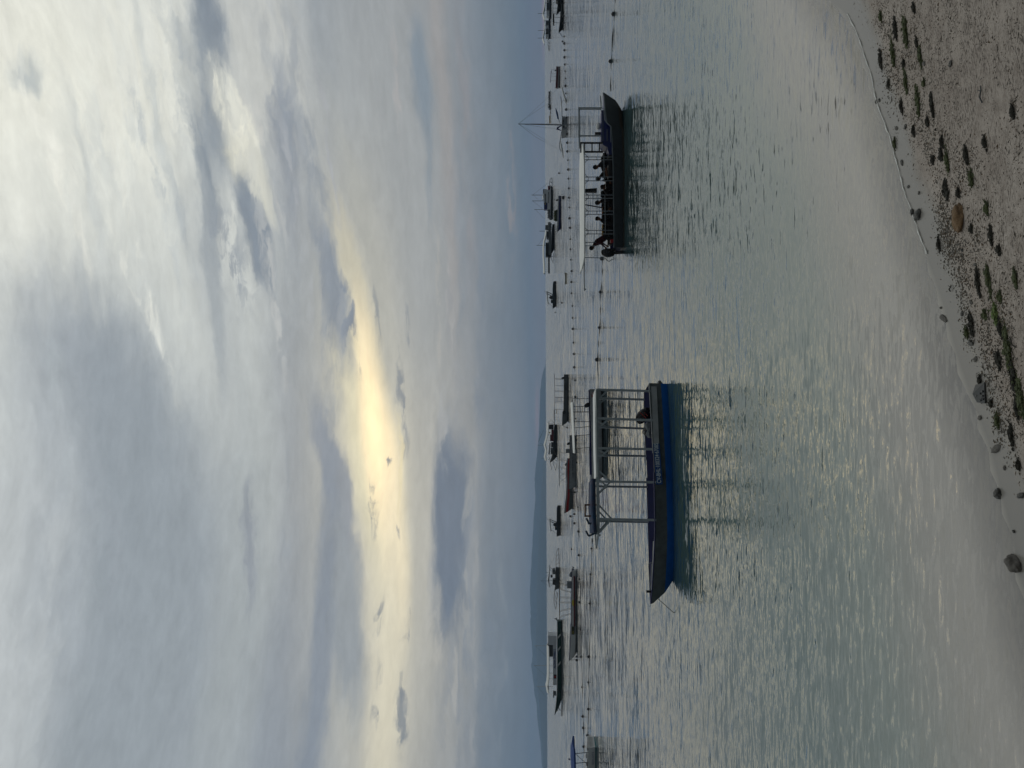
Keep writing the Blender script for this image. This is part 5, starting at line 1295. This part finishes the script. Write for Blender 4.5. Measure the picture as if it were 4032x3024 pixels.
peak_ship('big dark ship under a steep white roof at the right edge of the picture', -70, 92, 2171, 2163, [(2147, -60), (2146, 0), (2144, 25), (2138, 53), (2145, 74)], [(2118, 53)])
peak_ship('dark ship with small steep roof and bamboo wing, second from the right edge', 72, 162, 2168, 2160, [(2145, 88), (2144, 115), (2141, 130), (2137, 150), (2144, 168)], [(2119, 120), (2117, 150)],
          [[(2158, 160, -2), (2158, 180, -2), (2162, 202, -2)], [(2165, 158, -2), (2165, 180, -2), (2162, 202, -2)], [(2158, 165, -2), (2165, 172, -2)], [(2158, 176, -2), (2164, 184, -2)], [(2159, 187, -2), (2163, 195, -2)]])
b = Boat('long_boat', 'black long boat with pale registration strip and high thin frame at the right edge', 'boat', 2218, 60, 0); R = b.root
hull(b, [(-20, 2208, 0, .6), (5, 2208, 0, .75), (60, 2206, 0, .8), (95, 2203, .1, .55), (128, 2199, 1.0, .05)], [M_dkg, M_blk, M_blk, M_blk], bands=(.1, .7), parent=R, draft=.25, kp=1.4)
b.bar('registration_strip', (2212, 15, -.83), (2211, 64, -.82), 3.2, M_gry, h=3.5)
b.words('CV 10032', 2212, 40, -.87, 3, M_fl, sx=1.2); b.bar('white_patch', (2209.5, 68, -.8), (2208.5, 90, -.74), 2, M_gry)
b.roof('awning', [(2178, 53), (2177, 70), (2178, 88)], 1.3, .25, M_blk, crown=.05)
for yt, yb in ((11, 11), (32, 32), (47, 47), (54, 54), (68, 69), (88, 90)):
    for o_ in (-.6, .6): b.tb('frame_post', [(2177, yt, o_), (2206, yb, o_)], .6, M_dkg)
for o_ in (-.6, .6): b.tb('frame_rail', [(2177, 11, o_), (2177, 88, o_)], .5, M_dkg)
b.tb('mooring_line', [(2201, 126, 0), (2209, 136, 0), (2217, 147, 0)], .8, M_drp)
b = Boat('dark_boat', 'dark high-bowed boat mostly hidden behind the black long boat at the right edge', 'boat', 2210, -10, 0); R = b.root
hull(b, [(-90, 2197, 0, .9), (-20, 2197, 0, 1.1), (25, 2195, .1, .7), (60, 2190.5, 1.4, .05)], [M_dkg, M_blk, M_blk, M_blk], bands=(.2,), parent=R, draft=.3, deck=True)
b.blk('cuddy', 2189, 2197, -60, 5, -.7, .7, M_dkg, taper=.1)
# ------------------------------------------------------------------ floats and their ropes
def float_kind(r):
    t = thing('mooring_float', '', 'float', (0, 0, 0))
    g = MB(); g.path([(0, 0, -r), (0, 0, -r * .8), (0, 0, 0), (0, 0, r * .75), (0, 0, r * .95)], [r * .55, r * .95, r, r * .92, r * .55], 10); g.build('float_body', mat('dark_float', (38, 42, 48), .55), t, smooth=True)
    g = MB(); g.path([(0, 0, r * .7), (0, 0, r * 1.1), (0, 0, r * 1.2)], [r * .30, r * .28, r * .16], 8); g.build('neck', mat('float_neck', (62, 66, 70), .6), t, smooth=True)
    return t
_fk = {}
def put_float(x, y, rpx, label, group, z=0.0):
    w = P(x, y, 0); r = max(.06, rpx * (1 + .25 * math.sin(x * 1.7 + y * .9)) * w.y / F)
    if not _fk:
        o = float_kind(1.0); _fk['o'] = o
    else:
        o = _fk['o'].copy(); COL.objects.link(o)
        for c in list(_fk['o'].children):
            q = c.copy(); COL.objects.link(q); q.parent = o
    o.location = (w.x, w.y, r * .25); o.scale = (r, r, r); o.rotation_euler = (.15 * math.sin(x * 7), .15 * math.cos(y * 3), y)
    tag(o, label, 'float', group); return o
def rope(pts, r, label, name='float_rope'):
    g = MB(); q = []
    for i in range(len(pts) - 1):
        a = P(pts[i][0], pts[i][1]); b_ = P(pts[i + 1][0], pts[i + 1][1])
        for k in range(6):
            u = k / 6; p = a.lerp(b_, u); p.z = .02 - .03 * math.sin(math.pi * u) + .012 * math.sin(i * 3.1 + k); q.append(p)
    q.append(P(*pts[-1])); g.path(q, r, 5)
    return tag(g.build(name, M_drp, None, smooth=True), label, 'rope')
def conv(l, bx, by, s): return [(bx + a / s, by + c / s) for a, c in l]
L1 = conv([(735, 40), (735, 210), (735, 300), (727, 385), (738, 475), (742, 568), (743, 656), (745, 748), (748, 842), (752, 932), (754, 1023), (757, 1122), (760, 1220), (762, 1325), (766, 1430), (768, 1535)], 2000, 0, 3.3175)
L1 += conv([(865, 288), (866, 412), (868, 538), (875, 666), (880, 802), (882, 935), (888, 1075), (892, 1210), (896, 1352), (898, 1510), (908, 1648)], 2000, 450, 3.687)
L1 += conv([(911, 338), (913, 482), (916, 636), (927, 800), (925, 960), (928, 1122), (940, 1307), (943, 1480), (948, 1640)], 2000, 850, 3.687)
L1 += conv([(1076, 203), (1083, 388), (1086, 605), (1102, 820), (1106, 1090), (1112, 1445)], 2000, 1300, 4.1475)
L1 += conv([(232, 935), (238, 1230), (246, 1545)], 2200, 1450, 3.318) + conv([(252, 320), (262, 640), (267, 950), (277, 1262), (275, 1565)], 2200, 1900, 3.318)
L1 += conv([(673, 112), (683, 412), (690, 755), (697, 1083), (704, 1210), (708, 1420)], 2050, 2440, 2.841)
L1.sort(key=lambda p: p[1]); L1 = [p for i, p in enumerate(L1) if i == 0 or p[1] - L1[i - 1][1] > 12]
for x, y in L1: put_float(x, y, 4.0, 'small dark float on the long far rope that crosses the whole bay', 'floats on the long far rope')
rope([(L1[0][0], -40)] + L1 + [(2301, 3080)], .022, 'long far rope across the whole bay carrying small dark floats')
L3 = conv([(432, 862), (422, 1200), (408, 1580)], 2200, 1900, 3.318) + conv([(768, 415), (759, 700), (761, 1000), (747, 1295)], 2050, 2440, 2.841)
for x, y in L3: put_float(x, y, 4.8, 'dark float on the short rope that ends at the white corner boat', 'floats on the rope to the corner boat')
rope([(2331, 2120)] + L3 + [(2316, 2926)], .02, 'short rope of floats leading to the white corner boat')
L2 = [(2419, 55), (2406, 241), (2366, 1150), (2362, 1290), (2353, 1416)]
for (x, y), lb in zip(L2, ('large dark float nearest the right edge, on the near rope', 'large dark float just right of the dark dive boat bow', 'large dark float left of the dive boat awning pole', 'large dark float between two others, midway between the two main boats', 'large dark float nearest the blue boat on the near rope')):
    put_float(x, y, 7.5, lb, 'large floats on the near rope')
rope([(2424, -30), (2419, 55), (2412, 150), (2406, 241), (2404, 360)], .02, 'near rope running from the right edge to the dark dive boat bow')
rope([(2372, 1016), (2372, 1065), (2366, 1150), (2364, 1220), (2362, 1290), (2356, 1350), (2353, 1416), (2355, 1540)], .02, 'near rope with large floats from the dive boat stern toward the blue boat')
for x, y, r, lb in ((2262.5, 2024, 4, 'small blue-black float just off the red striped bow'), (2248, 2033, 4, 'dark float farther out than its neighbour off the red striped bow'), (2263, 2060, 4, 'dark float under the bent brackets of the blue boat roof'),
                    (2252, 2162, 3.6, 'lone dark float between the blue boat roof tip and the bamboo wings'), (2202.6, 682, 4.6, 'lone square-looking float between the trimaran and the three-masted ship'), (2221, 778, 6, 'grey float just shoreward of the low navy boat stern'),
                    (2214, 1192, 5, 'grey float shoreward of the teal console boat'), (2187, 1230, 3, 'small float off the teal console boat bow'), (2216, 163, 4, 'float just inside the far rope near the right edge boats'), (2234, 1683, 3, 'tiny float on the grey long boat mooring line'),
                    (2271.6, 2585, 5, 'pale float under the white and red boat bow'), (2272, 2599, 5, 'float at the very tip of the white and red boat bow'), (2290, 2586, 5, 'float shoreward of the white and red boat bow'), (2228, 517, 5, 'float touching the trimaran stern'), (2372, 1018, 9, 'dark mooring float at the dive boat stern ladder')):
    put_float(x, y, r, lb, None)
# ------------------------------------------------------------------ things on the sand
def G(x, y):
    """point of the sand surface seen at (x, y)"""
    z = .1
    for _ in range(12):
        p = P(x, y, z); z = .5 * z + .5 * max(gz(p.x, p.y), -.03)
    p = P(x, y, z); p.z = max(gz(p.x, p.y), -.03); return p
M_weed = mat('green_seaweed', (74, 82, 40), .7, var=.8, vs=40, var_c=(26, 30, 20)); M_wdk = mat('dark_seaweed', (48, 46, 36), .8, var=.7, vs=40, var_c=(18, 18, 14)); M_wbr = mat('bright_seaweed', (98, 116, 52), .65, var=.8, vs=50, var_c=(40, 48, 26))
def weed(x, y, lp, wp, m, label, group='seaweed clumps on the sand', seed=0):
    """a low heap of strands and lumps; lp runs across the picture rows, wp up the beach"""
    c = G(x, y); s = c.y / F; rnd = random.Random(seed * 31 + int(x) + int(y) * 7)
    L_, W_ = lp * s * .92 / 2, wp * s * 1.25 / 2; g = MB()
    for i in range(5): g.ball(((i - 2) * L_ * .30, 0, 0), (L_ * .24, W_ * (.42 - .06 * abs(i - 2)), .008), 8, 4, jit=.3, seed=i + seed)
    for i in range(int(26 + lp * .35)):
        a = rnd.gauss(0, .42) * L_; w = rnd.gauss(0, .36) * W_ * (1 - .5 * min(1, abs(a) / L_)); r = rnd.uniform(.004, .011) * (1 + 4 * s * 10 * 0)
        h = rnd.uniform(0, .022) * math.exp(-(a / L_) ** 2 * 1.5)
        g.ball((a, w, h), (r * rnd.uniform(1.2, 3), r * rnd.uniform(.8, 1.8), r * rnd.uniform(.6, 1.2)), 6, 4, jit=.35, seed=i)
    for i in range(int(18 + lp * .25)):
        a = rnd.gauss(0, .5) * L_; w = rnd.gauss(0, .45) * W_; th = rnd.gauss(0, .7); ln = rnd.uniform(.015, .05); pts = []
        for k in range(4): pts.append((a + math.cos(th + .35 * k * rnd.uniform(-1, 1)) * ln * k / 3, w + math.sin(th) * ln * k / 3, .003 + rnd.uniform(0, .012) * (1 if 0 < k < 3 else .3)))
        g.path(pts, [.0035, .004, .003, .0015], 4)
    o = g.build('seaweed', m, None); o.location = (c.x, c.y, c.z); o.rotation_euler = (0, 0, .18); return tag(o, label, 'seaweed', group)
BIG = [(3565, 113, 190, 34, M_weed, 'largest ragged green seaweed heap at the right edge of the beach'), (3527, 111, 120, 26, M_wdk, 'dark green seaweed heap just below the largest heap, nearer the water'),
       (3517, 205, 150, 24, M_weed, 'long two-part dark and green seaweed heap near the right water edge'), (3469, 234, 100, 20, M_wdk, 'dark seaweed clump closest to the water at the right'),
       (3625, 224, 80, 18, M_weed, 'olive seaweed clump alone farther up the right beach'), (3567, 316, 115, 24, M_weed, 'spiky green seaweed clump with frayed ends'),
       (3615, 390, 150, 30, M_weed, 'leaf-shaped brown and green seaweed heap with spread strands'), (3672, 415, 140, 16, M_wdk, 'long thin dark seaweed strip beside the leaf-shaped heap'),
       (3708, 612, 62, 22, M_wdk, 'round black seaweed knot in the middle of the sand'), (3727, 742, 110, 32, M_wdk, 'curled black seaweed tangle above the brown rock'),
       (3826, 699, 90, 24, M_weed, 'green seaweed tuft nearest the lower right of the beach'), (3894, 1100, 130, 26, M_weed, 'dark green seaweed heap with a tail, mid beach'),
       (3853, 1110, 140, 22, M_wdk, 'dark seaweed strip beside the green heap with a tail'), (3921, 1235, 90, 30, M_wbr, 'brightest green seaweed fan with thin stems'),
       (3969, 1365, 260, 34, M_weed, 'longest green and black seaweed bank on the beach'), (3988, 1470, 170, 34, M_wdk, 'black seaweed bank that continues the longest one to the left'),
       (4021, 1559, 190, 40, M_weed, 'seaweed bank cut by the bottom edge of the upright view'), (3827, 1275, 120, 24, M_wdk, 'dark tufted seaweed pair close to the smooth wet sand'),
       (3933, 1414, 80, 28, M_wdk, 'branching black seaweed sprig near the longest bank'), (3985, 1716, 110, 14, M_wdk, 'thin black seaweed line left of the black tile shard')]
for i, (x, y, l, w, m, lb) in enumerate(BIG): weed(x, y, l, w, m, lb, seed=i)
SMALL = [(3599, 516, 90, 12), (3552, 422, 60, 12), (3524, 566, 52, 14), (3712, 559, 60, 14), (3676, 629, 56, 18), (3731, 632, 100, 14), (3611, 169, 60, 14), (3806, 612, 110, 16), (3887, 820, 90, 16),
         (3699, 960, 60, 12), (3934, 984, 60, 16), (3940, 1170, 48, 14), (3827, 902, 60, 18), (3904, 927, 80, 12), (3810, 1312, 70, 12), (3940, 1290, 90, 14), (3600, 30, 80, 12), (3470, 70, 50, 10),
         (3655, 480, 50, 10), (3500, 330, 30, 8), (3760, 880, 60, 12), (3880, 560, 50, 8), (3990, 440, 80, 10), (4000, 1100, 70, 16), (4013, 1830, 74, 10), (4005, 1610, 60, 14),
         (3880, 1240, 60, 14), (3860, 1500, 46, 12), (3905, 1590, 40, 12), (3930, 1660, 60, 12), (3775, 760, 50, 12), (3560, 250, 30, 10), (3640, 330, 40, 8)]
for i, (x, y, l, w) in enumerate(SMALL):
    q = (.55, 1.1, .7, .9)[i % 4]; weed(x, y, l * q, w * (.55 + .4 * ((i * 7) % 3) / 2), (M_wdk, M_wdk, M_weed)[i % 3], 'small dark scrap of seaweed lying among the beach litter', 'small seaweed scraps', seed=100 + i)

M_rk = mat('brown_rock', (126, 100, 70), .8, var=.6, vs=14, bump=.6, bs=60, var_c=(58, 46, 36)); M_rg = mat('grey_rock', (104, 100, 94), .75, var=.5, vs=18, bump=.5, bs=70, var_c=(52, 50, 46)); M_rd = mat('dark_wet_rock', (64, 62, 56), .35, var=.5, vs=18, bump=.5, bs=70)
def rock(x, y, lp, wp, hh, m, label, sink=.3, seed=0, group=None):
    c = G(x, y); s = c.y / F; bm = bmesh.new(); bmesh.ops.create_icosphere(bm, subdivisions=4, radius=1)
    for v in bm.verts:
        n = mnoise.noise(v.co * 1.3 + Vector((seed, seed * 2, 0))) * .35 + mnoise.noise(v.co * 3.5 + Vector((seed, 0, 5))) * .12
        d = 1 + n; v.co *= d
        v.co.z = max(v.co.z, -.6); v.co.x *= lp * s / 2; v.co.y *= wp * s * 1.3 / 2; v.co.z *= hh
    me = bpy.data.meshes.new('rock'); bm.to_mesh(me); bm.free(); me.materials.append(m)
    o = bpy.data.objects.new('rock', me); COL.objects.link(o); o.location = (c.x, c.y, c.z + hh * sink); o.rotation_euler = (0, 0, .2 + seed)
    me.polygons.foreach_set('use_smooth', [True] * len(me.polygons))
    return tag(o, label, 'rock', group)
o = rock(3781, 850, 118, 44, .045, M_rk, 'brown rock with yellowish patches, biggest on the dry sand', seed=0); o.rotation_euler.z = .1
rock(3617, 848, 50, 26, .03, M_rd, 'square dark rock standing in the smooth wash', seed=2); rock(3594, 836, 28, 14, .02, M_rd, 'small dark rock beside the square rock in the wash', seed=3)
rock(3718, 1254, 54, 18, .022, M_rg, 'grey rock half under water with a ripple ring', seed=4, sink=.0)
rock(3924, 1767, 64, 22, .022, M_rg, 'long pale grey rock lying at the water edge', seed=5, sink=.1); rock(3933, 1942, 42, 30, .03, M_rd, 'knobbly dark rock in the shallow water', seed=6, sink=.1)
o = rock(4003, 2221, 74, 40, .055, M_rg, 'big dark-topped rock by itself near the left corner of the shore', seed=7, sink=.4)
rock(4024, 1951, 40, 18, .02, M_rd, 'oval dark stone on bare wet sand', seed=8)
for i, (x, y, l, w) in enumerate([(3824, 1351, 44, 16), (3843, 1414, 32, 13), (3553, 640, 28, 12), (3531, 505, 26, 12), (3870, 1580, 26, 12), (3957, 1842, 22, 12), (3994, 2093, 18, 10), (3860, 1645, 30, 14), (3790, 1235, 24, 12), (3825, 1190, 30, 12), (3566, 500, 26, 14), (3450, 400, 18, 10), (3463, 395, 22, 10), (3706, 1212, 14, 8), (3745, 250, 30, 16), (3640, 250, 26, 12), (3578, 735, 20, 10), (3620, 760, 16, 9), (3790, 985, 18, 9), (3842, 1042, 20, 10)]):
    rock(x, y, l * .85, w * .9, .008 + .0003 * w, M_rg if i % 2 else M_rd, 'small grey stone lying on the damp sand', seed=20 + i, group='small stones on the damp sand')
# black shard of tile
c = G(3868, 1552); s = c.y / F; g = MB(); prof = [(-.060, -.040), (.062, -.052), (.062, .035), (.01, .055), (-.045, .03)]
n = len(prof); up = [(x * 1.0, y * 1.3, .030 + .016 * math.cos(x * 30)) for x, y in prof]; dn = [(x, y * 1.3, 0) for x, y in prof]
g.add(up + dn, [tuple(range(n)), tuple(range(2 * n - 1, n - 1, -1))] + [(i, i + n, (i + 1) % n + n, (i + 1) % n) for i in range(n)])
for i in range(9): g.ball((random.uniform(-.04, .04), random.uniform(-.05, .05), .034), (.008, .010, .006), 6, 4, jit=.4, seed=i)
o = g.build('tile_shard', mat('black_tile', (30, 32, 36), .35, var=.6, vs=60, var_c=(70, 72, 66)), None, bevel=.003); o.location = c; o.scale = (1.4, 1.1, .8); o.rotation_euler = (0, 0, .15); tag(o, 'black shard of broken tile with crusted top, alone by the water edge', 'tile')
# driftwood twigs
for i, (x, y, l, r_, lb) in enumerate([(3990, 1345, 60, .7, 'bare forked twig crossing the longest seaweed bank'), (3940, 1420, 60, .4, 'short dark stick near the branching seaweed sprig'), (3868, 370, 70, .1, 'thin blue-grey stick lying alone on the right beach'), (3747, 1135, 26, -.3, 'tiny stick on the smooth wet sand')]):
    c = G(x, y); s = c.y / F; L_ = l * s; g = MB()
    g.path([(-L_ / 2, 0, .006), (-L_ / 6, .01, .016), (L_ / 5, -.004, .012), (L_ / 2, .006, .007)], [.005, .006, .005, .003], 6); g.path([(L_ / 6, 0, .012), (L_ / 3, .03, .018)], [.004, .002], 5)
    o = g.build('twig', M_wdk if i != 2 else M_dkg, None, smooth=True); o.location = c; o.rotation_euler = (0, 0, r_); tag(o, lb, 'twig')
# litter: thousands of pebbles, shell bits and weed crumbs
rnd = random.Random(11); g = MB(); cnt = 0
def crumb(x, y, r, mi, e):
    z = gz(x, y); th = rnd.uniform(0, 3.14); dx, dy = math.cos(th) * r * e, math.sin(th) * r * e; px, py = -math.sin(th) * r * .7, math.cos(th) * r * .7
    g.add([(x - dx, y - dy, z), (x - px, y - py, z), (x + dx, y + dy, z), (x + px, y + py, z), (x + px * .3, y + dy * .2, z + r * .7)], [(0, 1, 4), (1, 2, 4), (2, 3, 4), (3, 0, 4)], mi)
for q_ in [(b_[0], b_[1], b_[2], b_[3]) for b_ in BIG] + SMALL:
    c = G(q_[0], q_[1]); k = c.y / F
    for _ in range(int(30 + q_[2] * .6)):
        crumb(c.x + rnd.gauss(0, .55) * q_[2] * k, c.y + rnd.gauss(0, .9) * q_[3] * k * 1.6, rnd.choice((.002, .003, .004, .006)), rnd.choice((0, 0, 2)), rnd.uniform(1, 4))
for px_, py_, nn in [(3720, 900, 420), (3745, 960, 520), (3790, 1040, 420), (3700, 800, 260), (3480, 100, 160), (3500, 290, 260), (3530, 330, 200), (3660, 560, 260), (3800, 1180, 260), (3880, 1330, 300), (3900, 1480, 280), (3940, 1650, 320), (3590, 230, 200), (3620, 480, 160), (3780, 700, 200), (3850, 950, 240), (3960, 1240, 200)]:
    c = G(px_, py_); k = c.y / F
    for _ in range(nn): crumb(c.x + rnd.gauss(0, 62) * k, c.y + rnd.gauss(0, 20) * k * 1.8, rnd.choice((.003, .004, .006, .008, .011)), rnd.choice((0, 0, 1, 1, 2)), rnd.uniform(1, 1.8))
while cnt < 24000:
    x = rnd.uniform(-2.2, 7.5); y = rnd.uniform(3.6, 11.5)
    s_ = land(x, y) if abs(x) < 8 else 0
    if s_ < .16 or s_ > 6: continue
    t = x * T0.x + y * T0.y
    dn = mnoise.noise(Vector((t * 1.1, s_ * 3.0, 1))) + .6 * mnoise.noise(Vector((t * 3.3, s_ * 9, 4))); band = math.exp(-((s_ - .62) / .30) ** 2) * .8 + .28 * math.exp(-((s_ - 1.5) / .8) ** 2) + .10
    if s_ < .35: band *= .18
    if rnd.random() > band * max(.05, .42 + dn * 1.3): continue
    near = 1.0
    r = rnd.choice((.002, .003, .003, .004, .005, .007)) * rnd.uniform(.7, 1.3) * (1.5 if rnd.random() < .06 else 1)
    z = gz(x, y); th = rnd.uniform(0, 3.14); e = rnd.uniform(1, 3.2) if rnd.random() < .6 else 1.1
    dx, dy = math.cos(th) * r * e, math.sin(th) * r * e; px, py = -math.sin(th) * r * .7, math.cos(th) * r * .7; h = r * rnd.uniform(.5, 1.1)
    q = rnd.random(); mi = 0 if q < .62 else (1 if q < .82 else (2 if q < .95 else 3))
    b0 = len(g.v); g.add([(x - dx, y - dy, z), (x - px, y - py, z), (x + dx, y + dy, z), (x + px, y + py, z), (x + px * .3, y + dy * .2, z + h)], [(0, 1, 4), (1, 2, 4), (2, 3, 4), (3, 0, 4)], mi); cnt += 1
me = bpy.data.meshes.new('beach_litter'); me.from_pydata(g.v, [], g.f)
for m in (mat('litter_dark', (72, 66, 56), .9), mat('litter_grey', (104, 100, 93), .85), mat('brown_crumb', (92, 76, 58), .9), mat('shell_bit', (206, 198, 184), .6)): me.materials.append(m)
me.polygons.foreach_set('material_index', g.m); me.update()
o = bpy.data.objects.new('beach_litter', me); COL.objects.link(o); tag(o, kind='stuff')
# thin lip of foam where the last ripple ends
g = MB(); pts = []
for y in range(60, 1010, 9):
    for i in range(len(SH) - 1):
        if SH[i][1] <= y < SH[i + 1][1]:
            u = (y - SH[i][1]) / (SH[i + 1][1] - SH[i][1]); x = SH[i][0] + (SH[i + 1][0] - SH[i][0]) * u
    w = P(x, y); k = .02 + .015 * mnoise.noise(Vector((y * .03, 0, 0)))
    pts.append(Vector((w.x + NL.x * k, w.y + NL.y * k, max(gz(w.x + NL.x * k, w.y + NL.y * k), 0) + .007)))
rr = [.002 + .010 * max(0, mnoise.noise(Vector((i * .35, 2, 0))) + .25) for i in range(len(pts))]
g.path(pts, rr, 6); o = g.build('foam', mat('foam_white', (236, 235, 228), .4), None, smooth=True); tag(o, kind='stuff')
